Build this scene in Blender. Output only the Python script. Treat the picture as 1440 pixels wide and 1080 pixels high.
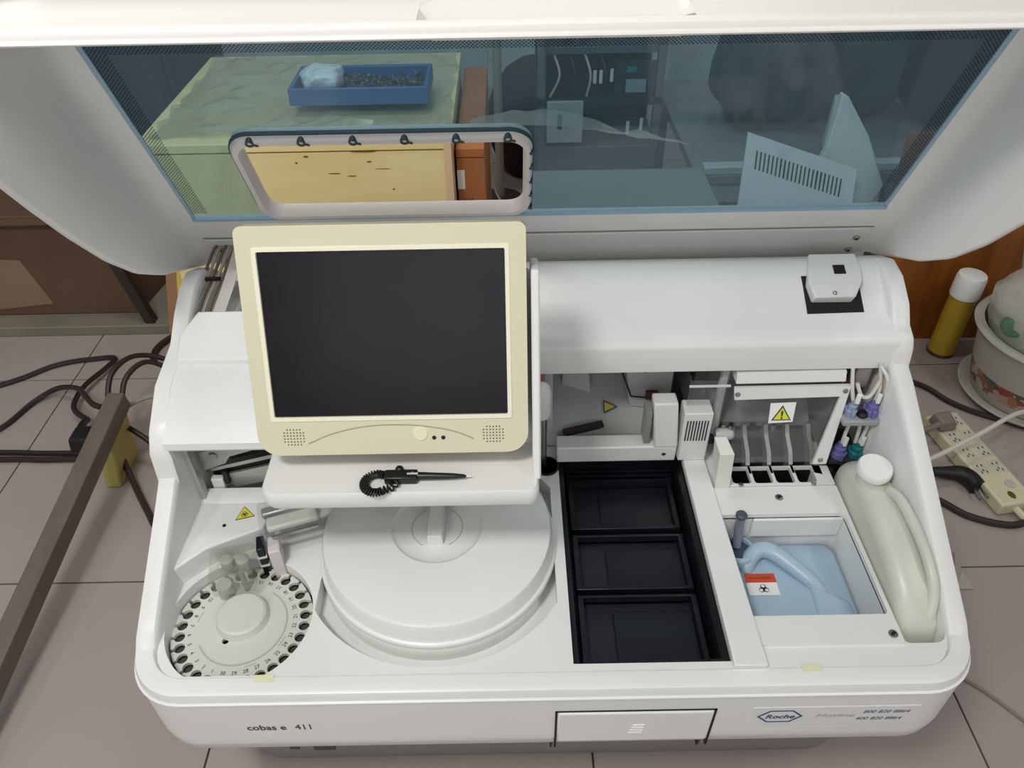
import bpy, bmesh, math, random
from mathutils import Vector, Matrix
from mathutils.geometry import tessellate_polygon
random.seed(7)
for o in list(bpy.data.objects): bpy.data.objects.remove(o)
S = bpy.context.scene
COL = S.collection

# ------------------------------------------------------------------ camera
cam_d = bpy.data.cameras.new('camera'); cam = bpy.data.objects.new('camera', cam_d); COL.objects.link(cam)
PITCH, ROLL, YAW = math.radians(40.5), math.radians(1.1), math.radians(-0.1)
fw = Vector((math.sin(YAW)*math.cos(PITCH), math.cos(YAW)*math.cos(PITCH), -math.sin(PITCH)))
rt = Vector((math.cos(YAW), -math.sin(YAW), 0)); up = rt.cross(fw)
r2 = rt*math.cos(ROLL)-up*math.sin(ROLL); u2 = rt*math.sin(ROLL)+up*math.cos(ROLL)
M = Matrix((r2, u2, -fw)).transposed().to_4x4(); M.translation = Vector((-0.0485, -0.5503, 1.4562))
cam.matrix_world = M
cam_d.sensor_width = 36; cam_d.lens = 1081/1440*36; cam_d.clip_start = 0.02
S.camera = cam

# ------------------------------------------------------------------ world, lights, exposure
w = bpy.data.worlds.new('world'); S.world = w; w.use_nodes = True
w.node_tree.nodes['Background'].inputs[0].default_value = (.75, .8, .9, 1)
w.node_tree.nodes['Background'].inputs[1].default_value = .15
S.view_settings.view_transform = 'Standard'; S.view_settings.look = 'None'
S.view_settings.gamma = 1; S.view_settings.use_curve_mapping = False
S.view_settings.exposure = -0.06
S.cycles.use_denoising = True
S.cycles.max_bounces = 10; S.cycles.transparent_max_bounces = 16
S.cycles.caustics_reflective = False; S.cycles.caustics_refractive = False
def area(name, loc, sx, sy, power, col=(1, .97, .93), rot=(0, 0, 0)):
    l = bpy.data.lights.new(name, 'AREA'); l.shape = 'RECTANGLE'; l.size = sx; l.size_y = sy; l.energy = power; l.color = col
    o = bpy.data.objects.new(name, l); COL.objects.link(o); o.location = loc; o.rotation_euler = rot; return o
area('ceiling_lamp_light', (-.72, -.82, 2.72), .36, .36, 32)
area('front_fill_light', (.2, -2.12, 1.65), 2.2, 1.3, 12, (1, .96, .95), (math.radians(90), 0, 0))  # added frontal fill for front face and lid; no window is seen there
area('crate_fill_light', (-.7, 1.0, 2.8), 1.2, .2, 15, (1, .98, .95))  # added fill lamp that brightens the crate and the things behind the lid
area('left_fill_light', (-1.8, -1.5, 2.8), .2, 1.2, 12.5)  # added ceiling fill from the left, lifts the shadows
area('right_fill_light', (1.7, -.6, 2.8), .2, 1.2, 12.5)  # added ceiling fill from the right, lifts the shadows
area('rear_fill_light', (.6, 2.6, 2.8), 1.2, .2, 10)  # added fill lamp for the rear of the room

# ------------------------------------------------------------------ materials
def lin(c):
    return tuple(((v/12.92) if v <= .04045 else ((v+.055)/1.055)**2.4) for v in c)
MATS = {}
def mat(name, c, rough=.5, metal=0, noise=0, nscale=8, c2=None, bump=0, bscale=60, spec=.5, stretch=None, trans=0, coat=0):
    if name in MATS: return MATS[name]
    m = bpy.data.materials.new(name); m.use_nodes = True; nt = m.node_tree; b = nt.nodes['Principled BSDF']
    c = lin(c); b.inputs['Base Color'].default_value = (*c, 1); b.inputs['Roughness'].default_value = rough
    b.inputs['Metallic'].default_value = metal; b.inputs['Specular IOR Level'].default_value = spec
    b.inputs['Coat Weight'].default_value = coat
    if noise or bump:
        tc = nt.nodes.new('ShaderNodeTexCoord'); mp = nt.nodes.new('ShaderNodeMapping'); nt.links.new(tc.outputs['Object'], mp.inputs[0])
        if stretch: mp.inputs['Scale'].default_value = stretch
    if noise:
        n = nt.nodes.new('ShaderNodeTexNoise'); n.inputs['Scale'].default_value = nscale; n.inputs['Detail'].default_value = 5
        nt.links.new(mp.outputs[0], n.inputs['Vector'])
        r = nt.nodes.new('ShaderNodeValToRGB'); k2 = lin(c2) if c2 else tuple(v*(1-noise) for v in c)
        r.color_ramp.elements[0].position = .35; r.color_ramp.elements[0].color = (*k2, 1)
        r.color_ramp.elements[1].position = .65; r.color_ramp.elements[1].color = (*c, 1)
        nt.links.new(n.outputs['Fac'], r.inputs[0]); nt.links.new(r.outputs[0], b.inputs['Base Color'])
    if bump:
        n2 = nt.nodes.new('ShaderNodeTexNoise'); n2.inputs['Scale'].default_value = bscale; nt.links.new(mp.outputs[0], n2.inputs['Vector'])
        bp = nt.nodes.new('ShaderNodeBump'); bp.inputs['Strength'].default_value = bump; bp.inputs['Distance'].default_value = .01
        nt.links.new(n2.outputs['Fac'], bp.inputs['Height']); nt.links.new(bp.outputs[0], b.inputs['Normal'])
    MATS[name] = m; return m
def clear(name, tint, haze, hazecol, rough=.1, gloss=.06):
    """thin transparent sheet: tinted pass-through, a little haze and reflection"""
    if name in MATS: return MATS[name]
    m = bpy.data.materials.new(name); m.use_nodes = True; nt = m.node_tree; nt.nodes.clear()
    out = nt.nodes.new('ShaderNodeOutputMaterial'); t = nt.nodes.new('ShaderNodeBsdfTransparent'); t.inputs[0].default_value = (*tint, 1)
    d = nt.nodes.new('ShaderNodeBsdfDiffuse'); d.inputs[0].default_value = (*lin(hazecol), 1)
    g = nt.nodes.new('ShaderNodeBsdfGlossy'); g.inputs['Roughness'].default_value = rough
    m1 = nt.nodes.new('ShaderNodeMixShader'); m1.inputs[0].default_value = haze
    m2 = nt.nodes.new('ShaderNodeMixShader'); m2.inputs[0].default_value = gloss
    nt.links.new(t.outputs[0], m1.inputs[1]); nt.links.new(d.outputs[0], m1.inputs[2])
    nt.links.new(m1.outputs[0], m2.inputs[1]); nt.links.new(g.outputs[0], m2.inputs[2]); nt.links.new(m2.outputs[0], out.inputs[0])
    MATS[name] = m; return m
WHITE = mat('white_plastic', (.90, .90, .895), .38, noise=.03, nscale=5)
WHITE2 = mat('white_metal_paint', (.87, .87, .865), .45)
LIDM = mat('lid_plastic', (.925, .915, .905), .4, noise=.03, nscale=3)
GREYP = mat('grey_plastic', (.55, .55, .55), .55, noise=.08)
MIDG = mat('mid_grey_plastic', (.70, .70, .695), .5)
CREAM = mat('cream_plastic', (.85, .83, .725), .45, noise=.03, nscale=4)
BLACK = mat('black_plastic', (.075, .075, .10), .35, noise=.2)
BLACK2 = mat('dark_void', (.03, .03, .035), .6)
TRAYM = mat('black_tray_plastic', (.085, .085, .12), .33)
RUB = mat('black_rubber', (.06, .055, .055), .5)
CAB = mat('brown_black_cable', (.16, .11, .10), .5)
STEEL = mat('steel', (.7, .7, .69), .3, 1)
STEELP = mat('zinc_plate', (.74, .74, .72), .38, .55, noise=.12, nscale=14)
DISK = mat('sample_disk_plastic', (.80, .815, .78), .45)
INK = mat('dark_ink', (.22, .24, .27), .6)
INKB = mat('blue_ink', (.22, .32, .47), .6)
GREYINK = mat('faded_ink', (.70, .69, .69), .6)
YEL = mat('warning_yellow', (.87, .85, .22), .5)
PAPER = mat('label_paper', (.93, .93, .92), .5)

# ------------------------------------------------------------------ mesh helpers
class MB:
    def __init__(s): s.v = []; s.f = []; s.xf = None
    def _add(s, vs, fs):
        n = len(s.v)
        if s.xf is not None: vs = [s.xf @ Vector(p) for p in vs]
        s.v += [tuple(p) for p in vs]; s.f += [tuple(i+n for i in f) for f in fs]; return s
    def box(s, x0, x1, y0, y1, z0, z1):
        return s._add([(x0,y0,z0),(x1,y0,z0),(x1,y1,z0),(x0,y1,z0),(x0,y0,z1),(x1,y0,z1),(x1,y1,z1),(x0,y1,z1)],
                      [(0,3,2,1),(4,5,6,7),(0,1,5,4),(1,2,6,5),(2,3,7,6),(3,0,4,7)])
    def hexa(s, bot, top):
        return s._add(list(bot)+list(top), [(0,3,2,1),(4,5,6,7),(0,1,5,4),(1,2,6,5),(2,3,7,6),(3,0,4,7)])
    def loft(s, secs, caps=True, loop=True):
        n = len(secs[0]); vs = [p for q in secs for p in q]; fs = []
        for i in range(len(secs)-1):
            for j in range(n if loop else n-1):
                k = (j+1) % n; fs.append((i*n+j, i*n+k, (i+1)*n+k, (i+1)*n+j))
        if caps and loop:
            fs.append(tuple(range(n-1, -1, -1))); fs.append(tuple((len(secs)-1)*n+j for j in range(n)))
        return s._add(vs, fs)
    def plate(s, outer, holes, fn0, fn1):
        """polygon with holes extruded between two mappings (u,v)->xyz"""
        rings = [outer]+list(holes)
        tr = tessellate_polygon([[Vector((p[0], p[1], 0)) for p in r] for r in rings])
        flat = [p for r in rings for p in r]; n = len(flat)
        vs = [fn0(*p) for p in flat]+[fn1(*p) for p in flat]
        fs = []
        for a, b, c in tr:
            fs.append((a, b, c)); fs.append((c+n, b+n, a+n))
        k = 0
        for r in rings:
            m = len(r)
            for i in range(m):
                j = (i+1) % m; fs.append((k+i, k+j, k+j+n, k+i+n))
            k += m
        return s._add(vs, fs)
    def zplate(s, outer, holes, z0, z1):
        return s.plate(outer, holes, lambda u, v: (u, v, z0), lambda u, v: (u, v, z1))
    def yplate(s, outer, holes, y0, y1):   # polygon in x,z
        return s.plate(outer, holes, lambda u, v: (u, y0, v), lambda u, v: (u, y1, v))
    def xplate(s, outer, holes, x0, x1):   # polygon in y,z
        return s.plate(outer, holes, lambda u, v: (x0, u, v), lambda u, v: (x1, u, v))
    def lathe(s, prof, c=(0, 0, 0), n=40, axis='z'):
        secs = []
        for i in range(n):
            a = 2*math.pi*i/n; ca, sa = math.cos(a), math.sin(a)
            secs.append([(c[0]+r*ca, c[1]+r*sa, c[2]+z) if axis == 'z' else
                         ((c[0]+r*ca, c[1]-z, c[2]+r*sa) if axis == 'y' else (c[0]+z, c[1]+r*ca, c[2]+r*sa)) for r, z in prof])
        m = len(prof); vs = [p for q in secs for p in q]; fs = []
        for i in range(n):
            k = (i+1) % n
            for j in range(m-1): fs.append((i*m+j, k*m+j, k*m+j+1, i*m+j+1))
        if prof[0][0] > 1e-6: fs.append(tuple(i*m for i in range(n-1, -1, -1)))
        if prof[-1][0] > 1e-6: fs.append(tuple(i*m+m-1 for i in range(n)))
        return s._add(vs, fs)
    def cyl(s, c, r, h, n=24, axis='z'):
        return s.lathe([(r, 0), (r, h)], c, n, axis)
    def tube(s, pts, r, n=8, sub=6):
        P = smooth_path(pts, sub) if sub else [Vector(p) for p in pts]
        secs = []; prev = None
        for i, p in enumerate(P):
            t = (P[min(i+1, len(P)-1)]-P[max(i-1, 0)]).normalized()
            if prev is None:
                a = t.orthogonal().normalized()
            else:
                a = (prev-t*prev.dot(t)); a = a.normalized() if a.length > 1e-6 else t.orthogonal().normalized()
            prev = a; b = t.cross(a)
            rr = r(i/(len(P)-1)) if callable(r) else r
            secs.append([tuple(p+(a*math.cos(2*math.pi*k/n)+b*math.sin(2*math.pi*k/n))*rr) for k in range(n)])
        return s.loft(secs)
    def ball(s, c, rx, ry, rz, n=16, m=10):
        secs = []
        for j in range(1, m):
            t = math.pi*j/m
            secs.append([(c[0]+rx*math.sin(t)*math.cos(2*math.pi*k/n), c[1]+ry*math.sin(t)*math.sin(2*math.pi*k/n), c[2]-rz*math.cos(t)) for k in range(n)])
        return s.loft(secs)
def smooth_path(pts, sub):
    P = [Vector(p) for p in pts]; out = []
    for i in range(len(P)-1):
        a, b, c, d = P[max(i-1, 0)], P[i], P[i+1], P[min(i+2, len(P)-1)]
        for k in range(sub):
            t = k/sub
            out.append(.5*((2*b)+(c-a)*t+(2*a-5*b+4*c-d)*t*t+(3*b-a-3*c+d)*t**3))
    out.append(P[-1]); return out
def circ(cx, cy, r, n=48, a0=0, a1=360):
    full = abs(a1-a0) >= 360
    return [(cx+r*math.cos(math.radians(a0+(a1-a0)*i/(n if full else n-1))), cy+r*math.sin(math.radians(a0+(a1-a0)*i/(n if full else n-1)))) for i in range(n)]
def rrect(x0, x1, y0, y1, r, n=6):
    r = r if hasattr(r, '__len__') else (r,)*4
    out = []
    for (cx, cy, a, q) in ((x1-r[0], y1-r[0], 0, r[0]), (x0+r[1], y1-r[1], 90, r[1]), (x0+r[2], y0+r[2], 180, r[2]), (x1-r[3], y0+r[3], 270, r[3])):
        if q < 1e-5: out.append((cx, cy))
        else: out += [(cx+q*math.cos(math.radians(a+90*i/n)), cy+q*math.sin(math.radians(a+90*i/n))) for i in range(n+1)]
    return out
def clip(poly, nx, ny, d):      # keep nx*x+ny*y<=d
    out = []
    for i in range(len(poly)):
        a, b = poly[i], poly[(i+1) % len(poly)]; fa = nx*a[0]+ny*a[1]-d; fb = nx*b[0]+ny*b[1]-d
        if fa <= 0: out.append(a)
        if fa*fb < 0:
            t = fa/(fa-fb); out.append((a[0]+(b[0]-a[0])*t, a[1]+(b[1]-a[1])*t))
    return out
BASE = {}
def tag(o, label=None, cat=None, group=None, kind=None):
    if label: o['label'] = label
    if cat: o['category'] = cat
    if group: o['group'] = group
    if kind: o['kind'] = kind
    return o
def thing(name, label, cat, loc, group=None):
    o = bpy.data.objects.new(name, None); COL.objects.link(o); o.location = loc; o.empty_display_size = .05
    BASE[o] = Vector(loc); return tag(o, label, cat, group)
def obj(name, mb, m, parent=None, bevel=0, smooth=35, loc=None, label=None, seg=2):
    base = BASE[parent] if parent else Vector(loc) if loc else Vector((0, 0, 0))
    me = bpy.data.meshes.new(name); me.from_pydata([tuple(Vector(p)-base) for p in mb.v], [], mb.f)
    bm = bmesh.new(); bm.from_mesh(me); bmesh.ops.remove_doubles(bm, verts=bm.verts, dist=1e-6)
    bmesh.ops.recalc_face_normals(bm, faces=bm.faces); bm.to_mesh(me); bm.free()
    me.update(); me.materials.append(m)
    if smooth:
        me.shade_smooth(); me.set_sharp_from_angle(angle=math.radians(smooth))
    o = bpy.data.objects.new(name, me); COL.objects.link(o)
    if parent: o.parent = parent
    else: o.location = base
    BASE[o] = base
    if bevel:
        b = o.modifiers.new('bevel', 'BEVEL'); b.width = bevel; b.segments = seg; b.limit_method = 'ANGLE'; b.angle_limit = math.radians(40)
    if label: o['label'] = label
    return o
def text(mb, s, size, org, ux, uy, shear=0, offset=0, align='LEFT'):
    c = bpy.data.curves.new('t', 'FONT'); c.body = s; c.size = size; c.shear = shear; c.offset = offset; c.align_x = align; c.resolution_u = 3
    o = bpy.data.objects.new('t', c); COL.objects.link(o)
    dg = bpy.context.evaluated_depsgraph_get(); me = bpy.data.meshes.new_from_object(o.evaluated_get(dg))
    org, ux, uy = Vector(org), Vector(ux), Vector(uy)
    mb._add([org+ux*v.co.x+uy*v.co.y for v in me.vertices], [tuple(p.vertices) for p in me.polygons])
    bpy.data.objects.remove(o); bpy.data.curves.remove(c); bpy.data.meshes.remove(me)
    return mb
def interp(tab, t):
    if t <= tab[0][0]: return tab[0][1]
    for (a, b), (c, d) in zip(tab, tab[1:]):
        if t <= c: return b+(d-b)*(t-a)/(c-a)
    return tab[-1][1]

def lump(c, r, seed, n=26, m=14, e=.62):
    rr = random.Random(seed); ph = [rr.uniform(0, 6.28) for _ in range(8)]; secs = []
    pw_ = lambda v: math.copysign(abs(v)**e, v)
    for j in range(1, m):
        t_ = math.pi*j/m; q = []
        for k in range(n):
            a = 2*math.pi*k/n
            f = 1+.10*math.sin(3*a+ph[0]+2*t_)+.07*math.sin(5*a+ph[1]-3*t_)+.05*math.sin(9*a+ph[2]+4*t_)
            st, ct = math.sin(t_)**e, pw_(math.cos(t_))
            q.append((c[0]+r[0]*st*pw_(math.cos(a))*f, c[1]+r[1]*st*pw_(math.sin(a))*f, c[2]-r[2]*ct*(1+(.10*math.sin(2*a+ph[3]) if ct < 0 else 0))))
        secs.append(q)
    return MB().loft(secs)

# ================================================================== SETTING
FLOORM = mat('grout', (.30, .27, .25), .8)
TILE = mat('floor_tile', (.66, .615, .60), .22, noise=.06, nscale=2.2, bump=.02, bscale=3)
fl = obj('floor', MB().box(-2.9, 2.9, -2.2, 3.6, -.05, -.004), FLOORM); tag(fl, 'pinkish grey polished floor tiles with dark joints', kind='structure')
T = .72; tile_me = None
for i in range(-4, 4):
    for j in range(-4, 5):
        x0, y0 = .807+i*T-T*1, .49+j*T-T*0
        if x0 > 2.9 or x0+T < -2.9 or y0 > 3.6 or y0+T < -2.2: continue
        if tile_me is None:
            o = obj('tile', MB().box(.0022, T-.0022, .0022, T-.0022, -.01, 0), TILE, smooth=0); tile_me = o.data
        else:
            o = bpy.data.objects.new('tile', tile_me); COL.objects.link(o)
        o.parent = fl; o.location = (x0, y0, 0)
WALLM = mat('wall_paint', (.80, .84, .85), .8, noise=.04, nscale=1.5)
tag(obj('wall_back', MB().box(-2.9, 2.9, 3.6, 3.7, -.05, 2.9), WALLM), 'pale bluish painted back wall of the room', kind='structure')
tag(obj('wall_left', MB().box(-3.0, -2.9, -2.2, 3.6, -.05, 2.9), WALLM), 'pale painted wall on the left', kind='structure')
tag(obj('wall_right', MB().box(2.9, 3.0, -2.2, 3.6, -.05, 2.9), WALLM), 'pale painted wall on the right', kind='structure')
tag(obj('wall_front', MB().box(-2.9, 2.9, -2.3, -2.2, -.05, 2.9), WALLM), 'pale painted wall behind the viewer', kind='structure')
tag(obj('ceiling', MB().box(-2.9, 2.9, -2.2, 3.6, 2.9, 3.0), mat('ceiling_paint', (.85, .85, .84), .9)), 'white painted ceiling', kind='structure')

# ================================================================== ANALYZER
AN = thing('laboratory_analyzer', 'large white benchtop immunoassay analyzer with its lid propped open', 'analyzer', (0, .33, 0))
# ---- lower skirt (undercut grey base)
b = MB(); secs = []
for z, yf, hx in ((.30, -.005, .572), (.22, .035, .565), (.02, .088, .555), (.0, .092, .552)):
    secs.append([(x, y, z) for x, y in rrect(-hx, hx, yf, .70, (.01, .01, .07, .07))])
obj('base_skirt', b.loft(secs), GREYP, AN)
sv = MB(); sv.box(-.435, -.42, .040, .07, .150, .172); sv.box(-.395, -.36, .040, .07, .145, .174); sv.box(-.43, -.36, .046, .07, .152, .160)
obj('base_latch', sv, mat('latch_dark', (.25, .24, .23), .5), AN)
sv = MB(); sv.hexa([(.003, .045, .13), (.006, .045, .13), (.006, .08, .13), (.003, .08, .13)], [(.003, -.008, .295), (.006, -.008, .295), (.006, .02, .295), (.003, .02, .295)])
obj('base_seam', sv, BLACK2, AN); sv = MB()
sv.hexa([(.252, .045, .13), (.256, .045, .13), (.256, .08, .13), (.252, .08, .13)], [(.230, -.008, .295), (.234, -.008, .295), (.234, .02, .295), (.230, .02, .295)])
obj('base_seam', sv, BLACK2, AN)
# ---- tub wall, a U around the deck whose top edge climbs towards the hood
LZ = [(-.03, .46), (.02, .46), (.04, .465), (.235, .574), (.258, .588), (.266, .640), (.285, .664), (.346, .702), (.43, .716), (.476, .744), (.52, .764), (.56, .769), (.60, .752), (.66, .70), (.70, .66)]
RZ = [(-.03, .46), (.02, .46), (.04, .465), (.38, .646), (.414, .66), (.420, .692), (.428, .705), (.45, .714), (.473, .740), (.518, .764), (.56, .769), (.60, .752), (.66, .70), (.70, .66)]
path = []
ys_l = [.70, .66, .63, .60, .58, .56, .54, .52, .50, .476, .455, .43, .39, .346, .30, .285, .275, .266, .262, .258, .235, .20, .16, .12, .08, .058]
ys_r = [.058, .08, .12, .16, .20, .24, .28, .32, .36, .38, .40, .414, .417, .420, .424, .428, .44, .45, .46, .473, .49, .518, .54, .56, .58, .60, .63, .66, .70]
for y in ys_l: path.append((-.6, y, -1, 0, interp(LZ, y)))
for k in range(1, 9):
    a = math.radians(180+90*k/9); path.append((-.515+.085*math.cos(a), .055+.085*math.sin(a), math.cos(a), math.sin(a), .46 if k > 2 else .4625))
for x in (-.515, -.3, 0, .3, .515): path.append((x, -.03, 0, -1, .46))
for k in range(1, 9):
    a = math.radians(270+90*k/9); path.append((.515+.085*math.cos(a), .055+.085*math.sin(a), math.cos(a), math.sin(a), .46 if k < 7 else .4625))
for y in ys_r: path.append((.6, y, 1, 0, interp(RZ, y)))
secs = []
for x, y, nx, ny, zr in path:
    pr = [(-.045, .29), (-.016, .292), (-.004, .305), (0, .33), (0, .342), (0, .428), (.0, .4385), (.0018, .4405), (.0016, .4425), (-.0015, .4435), (-.003, zr-.007), (-.005, zr-.002), (-.009, zr), (-.0295, zr), (-.0325, zr-.003), (-.0345, zr-.012), (-.042, .40)]
    secs.append([(x+nx*o, y+ny*o, z) for o, z in pr])
obj('body_shell', MB().loft(secs), WHITE, AN, smooth=38)
obj('back_wall', MB().box(-.575, .575, .685, .70, .02, .665), WHITE, AN)
# ---- deck with its wells
DZ = .459
deck_out = rrect(-.566, .566, -.004, .44, (.0, .0, .06, .06))
pit = clip(circ(-.459, .094, .1065, 64), 0, -1, -.003)
well = clip(clip(clip(circ(-.171, .226, .216, 80), 0, -1, -.012), 1, 0, .012), -1, 0, .3505)
tray_h = [(.029, .012), (.252, .012), (.252, .43), (.029, .43)]
bin_h = [(.282, .074), (.4985, .074), (.4985, .276), (.282, .276)]
slot_h = [(.322, .335), (.474, .335), (.474, .425), (.322, .425)]
jug_h = rrect(.4995, .5655, .035, .43, (0, 0, .012, .02))
obj('deck', MB().zplate(deck_out, [pit[::-1], well[::-1], tray_h[::-1], bin_h[::-1], slot_h[::-1], jug_h[::-1]], DZ-.035, DZ), WHITE, AN, smooth=30)
b = MB(); b.zplate(clip(circ(-.459, .094, .112, 64), 0, -1, .01), [], .37, .375)
obj('sample_well_floor', b, MIDG, AN)
b = MB(); b.zplate(clip(clip(clip(circ(-.171, .226, .222, 80), 0, -1, -.010), 1, 0, .014), -1, 0, .3515), [], .42, .427)
b.loft([[(x, y, z) for x, y in clip(clip(clip(circ(-.171, .226, r, 80), 0, -1, -.0118), 1, 0, .0118), -1, 0, .350)] for r, z in ((.2155, .4565), (.200, .4275))], caps=False) if False else None
obj('reagent_well_floor', b, WHITE, AN)
# front left floor of shell / dark interior so nothing shows the ground
obj('inner_floor', MB().box(-.56, .56, .02, .68, .26, .268), MIDG, AN)
b = MB(); b.box(.24, .29, .012, .43, .27, .425); obj('partition', b, WHITE2, AN)

# ---- front drawer + prints
d = MB(); d.box(.006, .226, -.0335, .0, .322, .405)
DR = obj('front_drawer', d, WHITE, AN, bevel=.003)
g = MB(); g.box(.0025, .0055, -.0312, -.02, .30, .408); g.box(.2265, .2295, -.0312, -.02, .30, .408); g.box(.0025, .2295, -.0312, -.02, .4055, .408)
obj('drawer_gap', g, BLACK2, AN)
g = MB()
for k in range(4): g.box(.108+.002*k, .128+.001*k, -.0346, -.033, .345+.0075*k, .349+.0075*k)
obj('drawer_mark', g, PAPER, DR)
ux, uz = (1, 0, 0), (0, 0, 1)
t = MB(); text(t, 'cobas e', .0215, (-.438, -.0306, .368), (.86, 0, 0), uz, offset=.0003); text(t, '411', .0215, (-.369, -.0306, .368), (.82, 0, 0), uz)
obj('model_name_print', t, INK, AN, smooth=0)
obj('hotline_sticker', MB().box(.280, .515, -.0308, -.029, .357, .408), mat('sticker_film', (.885, .885, .885), .35), AN)
hx = [(.289, .3835), (.305, .400), (.338, .400), (.354, .3835), (.338, .367), (.305, .367)]
hi = [(.2925, .3835), (.3065, .398), (.3365, .398), (.3505, .3835), (.3365, .369), (.3065, .369)]
t = MB(); t.yplate(hx, [hi[::-1]], -.0314, -.0309); text(t, 'Roche', .0155, (.3215, -.0312, .3775), (1.05, 0, 0), uz, shear=.25, offset=.0004, align='CENTER')
obj('maker_logo', t, INKB, AN, smooth=0)
t = MB(); text(t, 'Hotline', .014, (.372, -.0312, .379), (1.3, 0, 0), uz, shear=.25); obj('hotline_print', t, GREYINK, AN, smooth=0)
t = MB(); text(t, '800 820 8864', .0118, (.437, -.0312, .389), (1.0, 0, 0), uz, shear=.25); text(t, '400 820 8864', .0118, (.431, -.0312, .3695), (1.0, 0, 0), uz, shear=.25)
obj('phone_number_print', t, INKB, AN, smooth=0)
TAPE = mat('yellowed_tape', (.88, .885, .74), .5)
obj('tape_residue', MB().box(-.414, -.387, -.008, .003, .4602, .4606), TAPE, AN); obj('tape_residue', MB().box(.345, .372, -.006, .004, .4602, .4606), TAPE, AN)

# ---- hood (right part) and left cover
HP = [(.428, .642), (.421, .647), (.4195, .692), (.422, .700), (.429, .706), (.45, .711), (.475, .722), (.50, .736), (.525, .750), (.55, .760), (.575, .763), (.60, .752), (.66, .698), (.688, .664)]
HI = [(.680, .655), (.65, .69), (.60, .738), (.575, .751), (.55, .748), (.50, .724), (.45, .699), (.431, .690), (.430, .648)]
obj('hood', MB().loft([[(x, y, z) for y, z in HP+HI] for x in (-.16, .2, .573)]), WHITE, AN, smooth=40)
LP = [(.272, .632), (.266, .640), (.268, .651), (.285, .664), (.346, .701), (.40, .711), (.43, .716), (.44, .72), (.44, .705), (.346, .688), (.29, .654), (.278, .632)]
obj('left_cover', MB().loft([[(x, y, z) for y, z in LP] for x in (-.573, -.161)]), WHITE, AN, smooth=40)
b = MB(); bp = [(.384, .701), (.384, .716), (.388, .7185), (.46, .757), (.463, .750), (.44, .72)]
b.loft([[(x, y+(.02 if (x < -.565 and y > .44) else 0)*0, z) for y, z in bp] for x in (-.573, -.161)])
LB = obj('left_top_block', MB().loft([[(-.573+ox, y, z) for y, z in bp[:]] if False else
     [(x, y, z) for x, y, z in sec] for sec in (
     [(-.570, .384, .700), (-.572, .386, .717), (-.572, .425, .738), (-.548, .461, .757), (-.548, .465, .745), (-.570, .41, .712)],
     [(-.161, .384, .700), (-.161, .386, .717), (-.161, .425, .738), (-.161, .461, .757), (-.161, .465, .745), (-.161, .41, .712)])]), WHITE, AN, bevel=.003, smooth=40)
obj('left_recess_floor', MB().box(-.573, -.161, .45, .66, .66, .685), WHITE2, AN)
obj('left_recess_wall', MB().hexa([(-.53, .60, .685), (-.161, .60, .685), (-.161, .68, .685), (-.53, .68, .685)], [(-.53, .62, .735), (-.161, .62, .735), (-.161, .68, .70), (-.53, .68, .70)]), WHITE2, AN, bevel=.003)
RIBB = mat('ribbon_cable_grey', (.66, .62, .585), .6)
for k in range(5):
    x = -.585+.0085*k+.008; r_ = MB().tube([(x, .478, .735), (x+.001, .52, .745), (x+.004, .57, .752), (x+.018, .615, .78), (x*.98+.02, .63, .79)], .0027, 6)
    obj('ribbon_cable', r_, RIBB if k % 2 else mat('ribbon_cable_dark', (.42, .36, .33), .6), AN)
obj('flat_cable', MB().loft([[(x0, y, z), (x0+.020, y, z), (x0+.020, y+.002, z+.002), (x0, y+.002, z+.002)] for x0, y, z in ((-.532, .47, .742), (-.532, .53, .75), (-.53, .59, .765), (-.522, .625, .79))]), mat('flat_cable_white', (.80, .77, .74), .5), AN)
obj('cable_strap', MB().box(-.579, -.540, .556, .562, .752, .757), RUB, AN)
obj('recess_slit', MB().box(-.507, -.497, .50, .56, .686, .700), BLACK2, AN)
# raised black plate painting the hinge slot's shade; hinge arm on the hood
sl = MB(); sl.hexa([(.434, .474, .719), (.527, .476, .719), (.527, .535, .752), (.434, .535, .752)], [(.434, .472, .7222), (.527, .474, .7222), (.527, .533, .7555), (.434, .533, .7555)])
obj('hinge_slot_dark_plate', sl, BLACK2, AN)
ha = MB(); ha.loft([[(x0, y, z), (x1, y, z), (x1, y+.012, z-.022), (x0, y+.012, z-.022)] for x0, x1, y, z in ((.443, .509, .481, .748), (.438, .525, .507, .762), (.444, .531, .535, .768), (.455, .533, .575, .772))])
HA = obj('hinge_arm', ha, WHITE2, AN, bevel=.002)
obj('arm_window', MB().hexa([(.483, .523, .763), (.502, .523, .763), (.504, .543, .767), (.485, .543, .767)], [(.483, .522, .7668), (.502, .522, .7668), (.504, .542, .7705), (.485, .542, .7705)]), BLACK2, HA)
obj('arm_bolt', MB().ball((.476, .488, .751), .004, .004, .004), STEEL, HA)

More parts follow.
